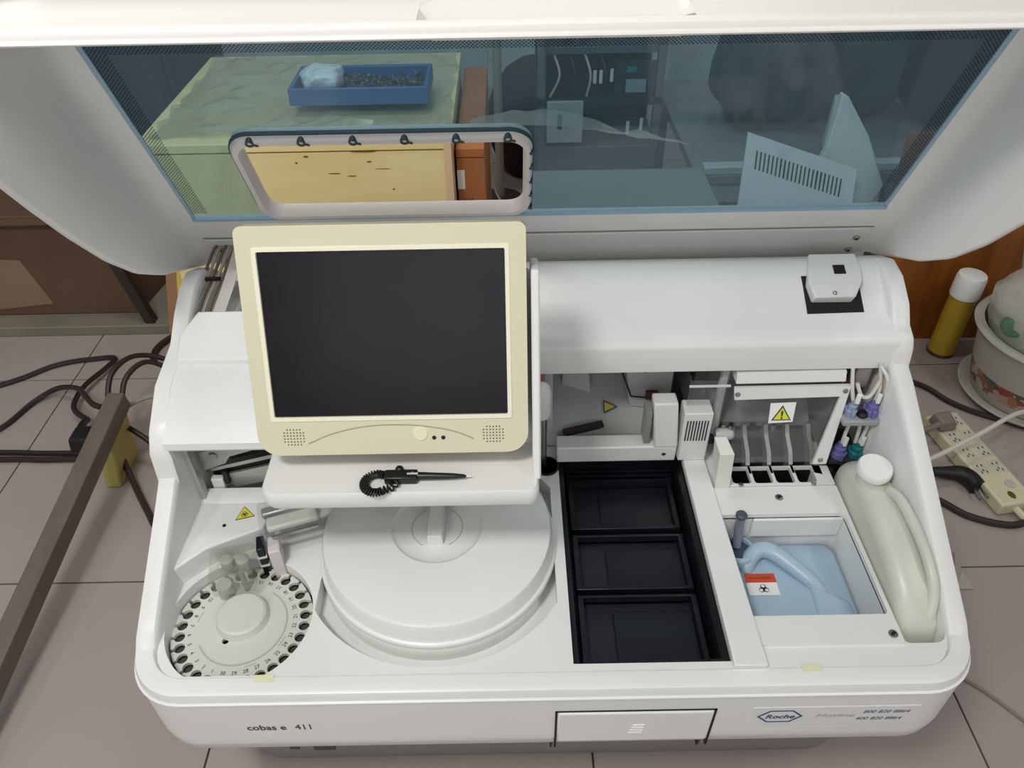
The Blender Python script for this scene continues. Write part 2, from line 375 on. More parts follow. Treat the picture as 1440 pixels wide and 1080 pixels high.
# ---- lid
def lp(s_, d_): return (.66-.454*s_-.891*d_, .712+.891*s_-.454*d_)
FREE = [(.02, .006), (.055, .032), (.093, .059), (.149, .101), (.22, .1406), (.302, .1694), (.39, .189), (.47, .202), (.532, .210), (.575, .207), (.61, .19), (.632, .165), (.645, .135)]
lid = MB(); lid.plate([(-.571, .0), (.571, .0), (.571, .15), (-.571, .15)], [], lambda u, v: (u, *lp(v, 0)), lambda u, v: (u, *lp(v, -.012)))
LID = obj('lid', lid, LIDM, AN)
for sgn in (-1, 1):
    secs = []
    for i in range(40):
        s_ = .02+(.645-.02)*i/39; dm = interp(FREE, s_); W = .6+.006*max(0, (s_-.3))
        q = lambda v: min(v, dm*v/.06) if dm < .06 else v
        inn = [(W-.03, 0), (W-.016, q(.004)), (W-.007, q(.013)), (W-.002, q(.028)), (W, q(.05)), (W+.002, (q(.05)+dm)/2), (W, dm-.004), (W+.003, dm)]
        out = [(W+.009, dm), (W+.012, dm-.004), (W+.014, (q(.05)+dm)/2), (W+.012, q(.04)), (W+.009, q(.02)), (W, -.006), (W-.012, -.011), (W-.03, -.012)]
        secs.append([(sgn*x, *lp(s_, d_)) for x, d_ in inn+out])
    obj('lid_cheek', MB().loft(secs), LIDM, LID, smooth=60)
SK0 = [(.250, 1.223), (.249, 1.230), (.2515, 1.2345), (.257, 1.2365), (.264, 1.237), (.270, 1.2375), (.300, 1.239), (.309, 1.2405), (.36, 1.2415), (.38, 1.234), (.394, 1.222), (.403, 1.20), (.393, 1.196), (.386, 1.212), (.375, 1.222), (.36, 1.2255), (.30, 1.2245)]
def sk(x, f):
    o_ = []
    for i, (y, z) in enumerate(SK0):
        if i in (5, 6): z -= .022*f
        if i == 7: z += .004*f
        o_.append((x, y, z if i < 12 else z-.014*f*(1 if i in (16, 15) else 0)))
    return o_
obj('lid_skirt', MB().loft([sk(-.614, 0), sk(-.3, 0), sk(-.138, 0), sk(-.124, 1), sk(0, 1), sk(.128, 1), sk(.14, 0), sk(.4, 0), sk(.614, 0)]), LIDM, LID, smooth=40)
lipm = MB(); lipm.loft([[(x, .2485, 1.2225), (x, .2465, 1.2245), (x, .2475, 1.2275), (x, .2495, 1.228)] for x in (-.612, .612)])
obj('skirt_bead', lipm, LIDM, LID, smooth=60)
# tinted film with cut-out
fm = bpy.data.materials.new('blue_tinted_film'); fm.use_nodes = True; nt = fm.node_tree; nt.nodes.clear()
N = nt.nodes.new; L = nt.links.new
out = N('ShaderNodeOutputMaterial'); tr = N('ShaderNodeBsdfTransparent'); tr.inputs[0].default_value = (.46, .66, .75, 1)
df = N('ShaderNodeBsdfDiffuse'); df.inputs[0].default_value = (*lin((.56, .70, .77)), 1)
gl = N('ShaderNodeBsdfGlossy'); gl.inputs['Roughness'].default_value = .06
m1 = N('ShaderNodeMixShader'); m1.inputs[0].default_value = .20
m2 = N('ShaderNodeMixShader'); m2.inputs[0].default_value = .05
dk = N('ShaderNodeBsdfDiffuse'); dk.inputs[0].default_value = (.02, .03, .045, 1); m3 = N('ShaderNodeMixShader')
uvn = N('ShaderNodeUVMap'); sp = N('ShaderNodeSeparateXYZ'); L(uvn.outputs[0], sp.inputs[0])
def mth(op, a, b=None):
    n = N('ShaderNodeMath'); n.operation = op
    for i, v in enumerate((a, b)):
        if v is None: continue
        if hasattr(v, 'is_output'): L(v, n.inputs[i])
        else: n.inputs[i].default_value = v
    return n.outputs[0]
sx = mth('SINE', mth('MULTIPLY', sp.outputs[0], 2*math.pi/.0052)); sy = mth('SINE', mth('MULTIPLY', sp.outputs[1], 2*math.pi/.0052))
dots = mth('GREATER_THAN', mth('MULTIPLY', sx, sy), .12)
edge = mth('MAXIMUM', mth('GREATER_THAN', mth('ABSOLUTE', sp.outputs[0]), .541), mth('GREATER_THAN', sp.outputs[1], .497))
inner = mth('MULTIPLY', mth('LESS_THAN', mth('ABSOLUTE', sp.outputs[0]), .566), mth('GREATER_THAN', sp.outputs[1], .165))
edge2 = mth('MULTIPLY', mth('LESS_THAN', sp.outputs[1], .166), mth('GREATER_THAN', sp.outputs[1], .156))
fac = mth('MULTIPLY', dots, mth('MULTIPLY', edge, inner))
L(tr.outputs[0], m1.inputs[1]); L(df.outputs[0], m1.inputs[2]); L(m1.outputs[0], m2.inputs[1]); L(gl.outputs[0], m2.inputs[2])
L(m2.outputs[0], m3.inputs[1]); L(dk.outputs[0], m3.inputs[2]); L(mth('MULTIPLY', fac, .8), m3.inputs[0]); L(m3.outputs[0], out.inputs[0])
HX0, HX1, HS0, HS1 = -.449, -.014, .162, .355
hole = rrect(HX0, HX1, HS0, HS1, .035, 8)
f_ = MB(); rings = [[(-.571, .149), (.571, .149), (.571, .578), (-.571, .578)], hole[::-1]]
trs = tessellate_polygon([[Vector((p[0], p[1], 0)) for p in r] for r in rings]); fl_ = [p for r in rings for p in r]
f_._add([(p[0], *lp(p[1], -.004)) for p in fl_], trs)
FILM = obj('tinted_window_film', f_, fm, LID, smooth=0, label='blue tinted transparent window film')
uvl = FILM.data.uv_layers.new(name='UVMap')
for lpx in FILM.data.loops:
    co = FILM.data.vertices[lpx.vertex_index].co+BASE[FILM]
    uvl.data[lpx.index].uv = (co.x, ((co.y-.66)*-.454+(co.z-.712)*.891))
TRIM = mat('film_edge_tape', (.62, .74, .82), .4)
for sgn in (-1, 1):
    obj('film_edge', MB().plate([(sgn*.565, .15), (sgn*.571, .15), (sgn*.571, .578), (sgn*.565, .578)], [], lambda u, v: (u, *lp(v, -.0035)), lambda u, v: (u, *lp(v, -.002))), TRIM, LID)
obj('film_edge', MB().plate([(-.571, .148), (.571, .148), (.571, .154), (-.571, .154)], [], lambda u, v: (u, *lp(v, -.0035)), lambda u, v: (u, *lp(v, .0005))), TRIM, LID)
# window frame of the cut-out
fr = MB(); a_, b_ = rrect(HX0, HX1, HS0, HS1, .035, 8), rrect(HX0+.015, HX1-.0135, HS0+.0145, HS1-.0165, .024, 8)
secs = []
n_ = len(a_)
prof = [(0, -.012), (0, .004), (.25, .011), (.75, .011), (1, .002), (1, -.012)]
secs = [[(a_[i][0]+(b_[i][0]-a_[i][0])*t_, *lp(a_[i][1]+(b_[i][1]-a_[i][1])*t_, h_)) for i in range(n_)] for t_, h_ in prof]
FRM = obj('cutout_frame', MB().loft(secs+[secs[0]], caps=False), mat('frame_plastic', (.90, .87, .86), .4), LID, smooth=50)
gk = MB(); g0 = rrect(HX0-.003, HX1+.003, HS0-.003, HS1+.003, .037, 8)
gk.plate(rrect(HX0-.0015, HX1+.001, HS0, HS1+.0025, .036, 8), [rrect(HX0+.001, HX1-.001, HS0+.001, HS1-.001, .034, 8)[::-1]], lambda u, v: (u, *lp(v, -.003)), lambda u, v: (u, *lp(v, .003)))
obj('frame_gasket', gk, mat('gasket_dark', (.20, .30, .33), .6), LID)
CLIP = mat('clip_dark', (.22, .27, .28), .5)
for k in range(6):
    cx = -.412+.0725*k
    ring = MB(); ring.plate(circ(cx, .3485, .0064, 14), [circ(cx, .3485, .0034, 10)[::-1]], lambda u, v: (u, *lp(v, .004)), lambda u, v: (u, *lp(v, .0125)))
    ring.plate([(cx+.003, .344), (cx+.011, .342), (cx+.011, .346), (cx+.004, .348)], [], lambda u, v: (u, *lp(v, .004)), lambda u, v: (u, *lp(v, .012)))
    obj('frame_clip', ring, CLIP, FRM) if False else obj('frame_clip', ring, CLIP, LID)
for k in range(5):
    cs = .318-.033*k
    obj('edge_clip', MB().plate([(-.0195, cs), (-.013, cs+.004), (-.013, cs-.005), (-.018, cs-.004)], [], lambda u, v: (u, *lp(v, .003)), lambda u, v: (u, *lp(v, .0115))), CLIP, LID)
hs = MB(); hs.plate([(-.571, .018), (.571, .018), (.571, .098), (-.571, .098)], [], lambda u, v: (u, *lp(v, .0)), lambda u, v: (u, *lp(v, .004)))
obj('hinge_strip', hs, WHITE2, LID, bevel=.0012)
for x in (-.552, .552):
    for v in (.035, .072):
        sc_ = MB(); p_ = lp(v, .006); n_v = Vector((0, -.891, -.454))
        m_ = Matrix.Translation((x, *p_)) @ n_v.to_track_quat('Z', 'Y').to_matrix().to_4x4(); sc_.xf = m_
        sc_.lathe([(.006, -.004), (.006, .0), (.004, .0018), (0, .0018)], n=14); obj('screw', sc_, STEEL, LID)
        sc_ = MB(); sc_.xf = m_; sc_.box(-.0035, .0035, -.0008, .0008, .0012, .0022); sc_.box(-.0008, .0008, -.0035, .0035, .0012, .0022); obj('screw_recess', sc_, BLACK2, LID)
st = MB(); st.plate([(-.575, .0985), (.575, .0985), (.575, .1005), (-.575, .1005)], [], lambda u, v: (u, *lp(v, .0)), lambda u, v: (u, *lp(v, .001))); obj('strip_seam', st, mat('seam_dark', (.55, .53, .54), .7), LID)  # grey seam line along the top of the hinge strip

# ---- white rail, bin frame, slot plate
rl = MB(); rl.hexa([(.250, .001, .455), (.297, .001, .455), (.287, .414, .455), (.2485, .414, .455)], [(.250, -.001, .470), (.297, -.001, .470), (.287, .414, .470), (.2485, .414, .470)])
obj('white_rail', rl, WHITE, AN, bevel=.002)
fo = [(.298, .034), (.488, .034), (.490, .046), (.513, .048), (.503, .340), (.288, .340), (.298, .20)]
fi = rrect(.290, .494, .080, .270, .006, 3)
bf = MB().zplate([(.298, .033), (.5005, .033), (.5005, .330), (.288, .330), (.2885, .30)], [fi[::-1]], .452, .4635)
BF = obj('waste_bin_frame', bf, WHITE, AN, bevel=.0012)
wl = MB(); wl.plate(rrect(.286, .498, .076, .274, .008, 3), [fi[::-1]], lambda u, v: (u, v, .455), lambda u, v: (u, v, .325)); wl.box(.286, .498, .076, .274, .319, .325)
obj('waste_bin_recess', wl, WHITE, AN)
b = MB(); b.box(.345, .4935, .264, .2695, .412, .455); obj('bin_recess_lip', b, WHITE, AN, bevel=.002)
for x, y in ((.488, .047), (.396, .305)):
    s1 = MB(); s1.lathe([(.0066, 0), (.0066, .0012), (.005, .0016)], (x, y, .4635), 18); obj('lock_ring', s1, STEEL, BF)
    s1 = MB(); s1.xf = Matrix.Translation((x, y, .4652)) @ Matrix.Rotation(.6, 4, 'Z'); s1.box(-.0042, .0042, -.002, .002, 0, .0008); obj('lock_slot', s1, RUB, BF)
SP = obj('slot_plate', MB().zplate([(.310, .331), (.4985, .331), (.4985, .375), (.308, .375)], [rrect(.326+.0375*k, .3575+.0375*k, .336, .374, (0, 0, .005, .005), 3)[::-1] for k in range(4)], .456, .4665), WHITE2, AN, bevel=.0008)
for x in (.338, .462):
    obj('slot_screw', MB().lathe([(.0045, 0), (.004, .0015), (0, .002)], (x, .3325, .4665), 12), STEEL, SP)
obj('slot_dark_sheet', MB().box(.318, .482, .3752, .3765, .335, .4645), BLACK2, AN)  # added black sheet, paints the shade inside the slots
obj('slot_well', MB().box(.322, .478, .33, .44, .33, .335), BLACK2, AN)
for k in range(5):
    x = .3225+.0375*k
    dv = MB(); dv.xplate([(.377, .335), (.377, .468), (.39, .484), (.42, .498), (.432, .512), (.44, .505), (.44, .335)], [], x-.0035, x+.0035)
    obj('slot_divider', dv, STEELP, AN)
for k in range(4):
    x = .3265+.0375*k; c_ = MB(); c_.hexa([(x, .395, .335), (x+.0305, .395, .335), (x+.0305, .438, .335), (x, .438, .335)], [(x, .396, .455), (x+.0305, .396, .455), (x+.0305, .438, .495), (x, .438, .495)])
    obj('cup_magazine', c_, mat('dark_grey_cup', (.21, .22, .23), .5), AN)
# acrylic shield with white frame and warning label
ac = clear('acrylic_clear', (.93, .94, .94), .035, (.85, .86, .86), .05, .045)
YS = .372
def shy(z): return .372+(z-.478)*.30
def shp_(out_, holes_, d0, d1): return MB().plate(out_, holes_, lambda u, v: (u, shy(v)+d0, v), lambda u, v: (u, shy(v)+d1, v))
o1 = [(.318, .619), (.511, .620), (.491, .478), (.467, .478), (.496, .601), (.320, .598)]
LABP = [(.383, .552), (.424, .554), (.426, .589), (.383, .588)]; LCX, LCZ = .404, .568
SF = obj('shield_frame', shp_(o1, [], -.006, 0), WHITE2, AN, bevel=.001)
obj('shield_top_bar', MB().hexa([(.320, shy(.625)-.004, .625), (.502, shy(.625)-.004, .626), (.502, .45, .626), (.320, .45, .625)], [(.322, shy(.64), .641), (.502, shy(.64), .643), (.502, .45, .643), (.322, .45, .641)]), WHITE2, AN, bevel=.001)
obj('clear_shield', shp_([(.325, .478), (.489, .478), (.508, .617), (.325, .612)], [], .0005, .003), ac, AN, smooth=0)
for x, z in ((.3245, .608), (.503, .611), (.480, .486)):
    obj('shield_screw', MB().lathe([(.0048, 0), (.004, .0018), (0, .002)], (x, shy(z)-.006, z), 12, 'y'), STEEL, SF)
obj('label_paper', shp_(LABP, [], -.0008, -.0002), PAPER, SF)
obj('label_triangle', shp_([(LCX-.0165, LCZ-.0105), (LCX+.0165, LCZ-.0105), (LCX, LCZ+.0165)], [], -.0014, -.0008), INK, SF)
obj('label_yellow', shp_([(LCX-.0132, LCZ-.0085), (LCX+.0132, LCZ-.0085), (LCX, LCZ+.0125)], [], -.0019, -.0014), YEL, SF)
t = MB(); text(t, '!', .021, (LCX, shy(LCZ-.007)-.0022, LCZ-.007), ux, (0, .287, .958), offset=.0006, align='CENTER'); obj('label_symbol', t, INK, SF, smooth=0)
# interior of the right bay behind the shield
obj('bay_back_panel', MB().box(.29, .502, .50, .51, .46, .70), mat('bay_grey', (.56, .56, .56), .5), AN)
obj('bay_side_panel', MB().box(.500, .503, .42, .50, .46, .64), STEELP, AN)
obj('bay_shelf', MB().hexa([(.30, .442, .50), (.476, .442, .50), (.476, .50, .50), (.30, .50, .50)], [(.30, .442, .512), (.476, .442, .512), (.476, .50, .56), (.30, .50, .56)]), mat('bay_shelf_grey', (.50, .50, .50), .5), AN)  # plain mid grey shelf behind the shield
for k in range(3): obj('guide_cap', MB().cyl((.332+.036*k, .418, .515), .006, .012, 12), RUB if k == 1 else STEEL, AN)
obj('guide_roller', MB().lathe([(.009, 0), (.011, .004), (.011, .028), (.008, .032)], (.304, .415, .508), 20, 'x'), mat('translucent_grey', (.78, .79, .78), .3), AN)
# vent block, post, left acrylic strip
VB = obj('vent_block', MB().box(.238, .286, .388, .425, .4705, .582), WHITE2, AN, bevel=.002)
for k in range(8): obj('vent_slot', MB().box((.2435+.0049*k), .2453+.0049*k, .3868, .389, .520, .566), RUB, VB)
obj('guide_post', MB().hexa([(.292, .328, .4635), (.318, .328, .4635), (.318, .352, .4635), (.292, .352, .4635)], [(.288, .326, .548), (.312, .326, .548), (.305, .360, .556), (.284, .360, .556)]), mat('post_plastic', (.88, .88, .85), .5), AN, bevel=.0015)
ASH = MB(); ASH.box(.244, .247, .41, .50, .575, .635); ASH.box(.244, .300, .408, .411, .575, .635)
obj('clear_guard', ASH, ac, AN, smooth=0)
obj('guard_edge', MB().box(.242, .310, .405, .408, .625, .628), WHITE2, AN)
obj('guard_column', MB().box(.262, .284, .45, .47, .46, .70), mat('dark_grey_metal', (.28, .27, .27), .5), AN)
obj('guard_tube', MB().tube([(.305, .43, .50), (.308, .44, .60), (.318, .455, .70)], .008, 10), MIDG, AN)
# ---- gripper arm over the tray
GA = obj('gripper_arm', MB().box(.026, .236, .395, .428, .463, .499), WHITE2, AN, bevel=.003)
obj('gripper_upright', MB().hexa([(.195, .394, .497), (.237, .394, .497), (.237, .425, .497), (.195, .425, .497)], [(.186, .398, .596), (.227, .398, .596), (.227, .428, .596), (.186, .428, .596)]), WHITE2, GA, bevel=.003)
obj('gripper_bracket', MB().box(.176, .186, .40, .43, .505, .575), STEELP, GA)
obj('gripper_screw', MB().lathe([(.004, 0), (.0035, .001), (0, .0015)], (.214, .395, .481), 12, 'y'), STEEL, GA)
# ---- incubator area under the hood
IN1 = obj('incubator_cover', MB().hexa([(.0, .445, .455), (.238, .445, .455), (.238, .64, .455), (.0, .64, .455)], [(.0, .455, .475), (.238, .455, .475), (.238, .64, .57), (.0, .64, .57)]), MIDG, AN)
obj('incubator_step', MB().hexa([(.04, .54, .48), (.10, .52, .48), (.12, .64, .48), (.04, .64, .48)], [(.045, .545, .565), (.09, .535, .555), (.11, .64, .6), (.045, .64, .6)]), mat('light_grey_panel', (.76, .75, .75), .5), AN, bevel=.002)
obj('detection_housing', MB().hexa([(.165, .50, .50), (.236, .49, .50), (.236, .64, .50), (.15, .64, .50)], [(.142, .50, .66), (.236, .49, .66), (.236, .64, .66), (.14, .64, .66)]), mat('light_grey_panel', (.76, .75, .75), .5), AN, bevel=.002)
obj('detection_seam', MB().tube([(.14, .499, .60), (.165, .494, .53), (.205, .49, .528)], .0016, 6, 0), RUB, AN)
obj('detection_screw', MB().lathe([(.005, 0), (.004, .002), (0, .002)], (.186, .493, .59), 12, 'y'), GREYP, AN)
obj('detection_connector', MB().box(.19, .212, .484, .492, .53, .545), mat('maroon_connector', (.35, .2, .22), .5), AN)
obj('side_panel', MB().hexa([(-.16, .44, .455), (.022, .46, .455), (.022, .64, .455), (-.16, .64, .455)], [(-.16, .45, .66), (.02, .47, .66), (.02, .64, .66), (-.16, .64, .66)]), mat('light_grey_panel', (.76, .75, .75), .5), AN)
obj('panel_pink_mark', MB().yplate([(-.012, .585), (.006, .585), (.006, .635), (-.012, .635)], [], .4598, .461), mat('pink_mark', (.75, .48, .48), .6), AN)
lb = MB(); lb.xf = Matrix.Translation((.128, .497, .5012)) @ Matrix.Rotation(math.radians(26), 4, 'X') @ Matrix.Translation((0, 0, .003))
IL = obj('incubator_label', MB()._add([lb.xf @ Vector(p) for p in ((-.011, -.013, 0), (.015, 0, 0), (-.011, .013, 0))], [(0, 1, 2)]), INK, AN, smooth=0)
obj('incubator_label_fill', MB()._add([lb.xf @ Vector(p) for p in ((-.009, -.0095, .0006), (.0105, 0, .0006), (-.009, .0095, .0006))], [(0, 1, 2)]), mat('faded_yellow', (.72, .68, .35), .5), AN, smooth=0)
rd = MB(); rd.xf = Matrix.Translation((.085, .46, .487)) @ Matrix.Rotation(.28, 4, 'Z') @ Matrix.Rotation(math.radians(20), 4, 'X'); rd.box(-.045, .03, -.006, .006, -.006, .003)
obj('incubator_slit', rd, mat('brown_black', (.15, .12, .11), .6), AN)
# ---- pipettor column beside the monitor bracket
obj('pipettor_head', MB().lathe([(0, .580), (.0135, .583), (.016, .592), (.016, .630), (.013, .646), (.005, .653), (0, .654)], (-.002, .39, 0), 20), WHITE2, AN, smooth=60)
obj('pipettor_rod', MB().cyl((.004, .395, .43), .0045, .165, 14), STEEL, AN)
obj('pipettor_rod', MB().cyl((-.008, .402, .43), .006, .165, 14), mat('dark_steel', (.45, .45, .44), .35, .8), AN)
obj('pipettor_seal', MB().lathe([(.0195, 0), (.0225, 0), (.0225, .003), (.0195, .003), (.0195, 0)], (.008, .39, .459), 24), RUB, AN)
# ---- valves and tubing at the right back
obj('valve_back', MB().box(.505, .566, .46, .47, .40, .70), mat('valve_backplate', (.50, .48, .48), .5), AN)
obj('valve_shelf', MB().box(.503, .566, .378, .46, .556, .567), mat('valve_shelf', (.62, .63, .64), .4), AN, bevel=.002)
obj('valve_lower_shelf', MB().box(.503, .566, .378, .46, .466, .472), mat('valve_dark', (.22, .22, .23), .5), AN)
PUR = mat('purple_fitting', (.43, .43, .66), .35); TEA = mat('teal_fitting', (.13, .48, .48), .35); LBL = mat('pale_blue_fitting', (.55, .62, .72), .35)
for x, y, z, r, m in ((.519, .398, .567, .010, LBL), (.553, .398, .567, .012, PUR), (.522, .394, .472, .014, PUR), (.552, .394, .472, .013, TEA)):
    FT = obj('tube_fitting', MB().lathe([(r, 0), (r, .010), (r*.75, .012), (r*.75, .020), (r*.45, .022), (r*.45, .030), (0, .030)], (x, y, z), 14), m, AN)
    obj('tube_tip', MB().lathe([(.004, .028), (.004, .045), (0, .045)], (x+.003, y-.004, z), 10), PAPER, FT)
    for k in range(3):
        a = 2.1*k+.5; obj('fitting_wing', MB().box(x+r*math.cos(a)-.003, x+r*math.cos(a)+.003, y+r*math.sin(a)-.003, y+r*math.sin(a)+.003, z, z+.016), m, FT, bevel=.001)
obj('valve_knob', MB().lathe([(.008, 0), (.009, .004), (.006, .010), (0, .010)], (.537, .392, .567), 14), RUB, AN)
TB = mat('clear_tubing', (.82, .81, .78), .25)
for pts in ([(.553, .398, .59), (.557, .405, .62), (.552, .42, .66)], [(.519, .398, .59), (.513, .41, .62), (.511, .43, .66)], [(.522, .394, .50), (.524, .398, .53), (.528, .402, .555)],
            [(.552, .394, .50), (.556, .396, .53), (.558, .40, .555)], [(.546, .396, .50), (.545, .398, .53), (.543, .402, .555)], [(.520, .41, .625), (.529, .40, .605), (.543, .40, .605), (.554, .405, .635)], [(.563, .42, .585), (.565, .40, .61), (.562, .40, .64), (.552, .42, .655)]):
    obj('tubing', MB().tube(pts, .0033, 8), TB, AN)
obj('valve_body', MB().box(.522, .548, .425, .46, .60, .65), mat('valve_body', (.60, .57, .56), .4, noise=.3, nscale=60), AN, bevel=.004)
# ---- sampling corner at the left
blk = [(-.572, .30), (-.572, .240), (-.566, .152), (-.526, .193), (-.448, .231), (-.440, .30)]
SB = obj('sampler_cover', MB().zplate(blk, [], .40, .50), WHITE, AN, bevel=.003)
obj('sampler_cover_edge', MB().hexa([(-.572, .28, .5), (-.44, .28, .5), (-.44, .31, .5), (-.572, .31, .5)], [(-.572, .295, .508), (-.44, .295, .508), (-.44, .31, .508), (-.572, .31, .508)]), WHITE2, AN, bevel=.002)
lb2 = Matrix.Translation((-.4835, .2585, .5006)) @ Matrix.Rotation(.28, 4, 'Z')
obj('biohazard_label', MB()._add([lb2 @ Vector(p) for p in ((-.0155, -.009, 0), (.0155, -.009, 0), (0, .017, 0))], [(0, 1, 2)]), INK, SB, smooth=0)
obj('biohazard_fill', MB()._add([lb2 @ Vector(p) for p in ((-.0135, -.0078, .0004), (.0135, -.0078, .0004), (0, .0148, .0004))], [(0, 1, 2)]), YEL, SB, smooth=0)
bs = MB(); bs.xf = lb2 @ Matrix.Translation((0, -.0012, .0008))
for k in range(3):
    a = math.radians(90+120*k); bs.zplate(circ(.0026*math.cos(a), .0026*math.sin(a), .003, 12), [circ(.0032*math.cos(a), .0032*math.sin(a), .0019, 10)[::-1]], 0, .0003)
obj('biohazard_symbol', bs, INK, SB, smooth=0)
obj('sampler_seam', MB().tube([(-.5722, .30, .5005), (-.5722, .241, .5005), (-.5665, .1525, .5005), (-.5655, .150, .43)], .0014, 6, 0), RUB, SB)
obj('sampler_screw', MB().lathe([(.003, 0), (.003, .0008), (0, .001)], (-.5105, .236, .5), 12), RUB, SB)
obj('inner_metal_strip', MB().hexa([(-.571, .285, .47), (-.552, .288, .47), (-.552, .30, .47), (-.571, .30, .47)], [(-.574, .29, .635), (-.556, .292, .635), (-.556, .305, .635), (-.574, .305, .635)]), STEELP, AN)
P1 = obj('carriage_plate', MB().yplate([(-.552, .585), (-.440, .615), (-.440, .597), (-.505, .575), (-.515, .560), (-.552, .545)], [], .315, .320), STEELP, AN)
obj('carriage_bolt', MB().lathe([(.0075, 0), (.006, .003), (0, .003)], (-.530, .315, .578), 14, 'y'), STEEL, P1)
obj('carriage_rail', MB().hexa([(-.552, .318, .536), (-.38, .318, .583), (-.38, .33, .583), (-.552, .33, .536)], [(-.552, .318, .543), (-.38, .318, .591), (-.38, .33, .591), (-.552, .33, .543)]), STEEL, AN)
obj('carriage_lower_plate', MB().yplate([(-.53, .492), (-.38, .530), (-.38, .566), (-.505, .531), (-.53, .525)], [], .322, .327), STEELP, AN)
obj('carriage_gap', MB().yplate([(-.548, .534), (-.36, .586), (-.36, .555), (-.548, .508)], [], .3285, .33), BLACK2, AN)
obj('carriage_block', MB().box(-.548, -.528, .312, .324, .498, .525), WHITE2, AN, bevel=.002)
obj('carriage_slot', MB().box(-.5265, -.519, .314, .3215, .512, .54), BLACK2, AN)
obj('carriage_back', MB().box(-.565, -.17, .42, .43, .46, .70), mat('carriage_grey_panel', (.45, .44, .43), .6), AN)  # plain darker grey panel behind the carriage
# sampling arm: clear cover and horizontal arm
ARMX = Matrix.Translation((-.405, .235, .505)) @ Matrix.Rotation(.33, 4, 'Z')
a1 = MB(); a1.xf = ARMX; a1.box(-.035, .045, -.012, .014, .0, .012); SA = obj('sampling_arm', a1, mat('arm_plastic', (.83, .84, .80), .4), AN, bevel=.004)
a1 = MB(); a1.xf = ARMX; a1.box(-.045, .047, -.03, .042, -.02, .02); obj('clear_arm_cover', a1, ac, AN, bevel=.004, smooth=0)
a1 = MB(); a1.xf = ARMX; a1.box(-.03, .042, -.024, -.020, .0, .005); obj('arm_wire', a1, STEEL, SA)
a1 = MB(); a1.xf = ARMX; a1.box(-.04, .03, .020, .036, .0, .012); obj('arm_slide', a1, STEELP, SA, bevel=.003)
a1 = MB(); a1.xf = ARMX; a1.box(.005, .03, .023, .033, .012, .016); obj('arm_dark_slot', a1, RUB, SA)
a1 = MB(); a1.xf = Matrix.Translation((-.45, .205, .0)) @ Matrix.Rotation(.25, 4, 'Z'); a1.box(-.004, .008, -.016, .012, .43, .497)
obj('probe_tube_holder', a1, BLACK, AN, bevel=.002)
for z in (.455, .475):
    a1 = MB(); a1.xf = Matrix.Translation((-.45, .205, 0)) @ Matrix.Rotation(.25, 4, 'Z'); a1.box(-.005, .009, -.017, .013, z, z+.004); obj('holder_band', a1, WHITE2, AN)
a1 = MB(); a1.xf = Matrix.Translation((-.430, .200, .0)) @ Matrix.Rotation(.25, 4, 'Z'); a1.box(-.004, .014, -.018, .014, .425, .499); obj('probe_block', a1, mat('mauve_white', (.83, .80, .80), .4), AN, bevel=.002)
# clear splash guard over the disk
cg = MB(); cg.xf = Matrix.Translation((-.483, .165, .47)) @ Matrix.Rotation(.2, 4, 'Z'); cg.box(-.032, .034, -.030, .034, -.012, .030)
CG = obj('clear_splash_guard', cg, clear('acrylic_hazy', (.93, .94, .92), .09, (.84, .85, .82), .1, .07), AN, bevel=.005, smooth=0)
for dx, dy in ((-.012, .012), (.012, .012)):
    obj('guard_roller', MB().lathe([(.0, 0), (.009, 0), (.0105, .004), (.0105, .02), (.006, .024), (0, .024)], (-.483+dx, .168+dy, .468), 16), mat('roller_grey', (.66, .67, .64), .35), CG)
obj('guard_pin', MB().cyl((-.468, .158, .435), .004, .05, 12), GREYP, CG)
obj('guard_cup', MB().cyl((-.497, .150, .437), .012, .028, 16), mat('cup_grey', (.70, .71, .68), .35), CG)

# ================================================================== THINGS IN THE ANALYZER
# ---- sample disk
SD = thing('sample_disk', 'round pale grey sample disk with thirty numbered tube holes at the left', 'sample disk', (-.459, .094, .375))
CX, CY, ZD = -.459, .094, .440
op = []; A1 = -109
for k in range(30):
    a = A1-12*k
    # going counter-clockwise around the rim
angs = sorted([(A1-12*k) % 360 for k in range(30)])
for a in angs:
    r0, hr, rc, sw = .1035, .0080, .0912, .0026
    da = math.degrees(sw/r0)
    for t_ in (-5, -3, ): op.append((CX+r0*math.cos(math.radians(a+t_)), CY+r0*math.sin(math.radians(a+t_))))
    op.append((CX+r0*math.cos(math.radians(a-da)), CY+r0*math.sin(math.radians(a-da))))
    hc = (CX+rc*math.cos(math.radians(a)), CY+rc*math.sin(math.radians(a)))
    st_ = math.degrees(math.asin(sw/hr))
    for i in range(13):
        b_a = a-st_-(360-2*st_)*i/12
        op.append((hc[0]+hr*math.cos(math.radians(b_a)), hc[1]+hr*math.sin(math.radians(b_a))))
    op.append((CX+r0*math.cos(math.radians(a+da)), CY+r0*math.sin(math.radians(a+da))))
    for t_ in (3, 5): op.append((CX+r0*math.cos(math.radians(a+t_)), CY+r0*math.sin(math.radians(a+t_))))
hole_p = circ(-.4785, .069, .0052, 14)
obj('disk_plate', MB().zplate(op, [hole_p[::-1]], ZD-.006, ZD), DISK, SD, smooth=30)
obj('dark_hole_drum', MB().lathe([(0, .376), (.102, .376), (.102, .392), (.07, .40), (.07, .424), (0, .424)], (CX, CY, 0), 48), mat('disk_drum', (.16, .16, .15), .6), SD)  # drum coloured dark to paint the shade down the tube holes
obj('center_knob', MB().lathe([(.040, ZD), (.0385, ZD+.004), (.0365, ZD+.012), (.033, ZD+.0145), (0, ZD+.015)], (-.462, .107, 0), 40), DISK, SD, smooth=30)
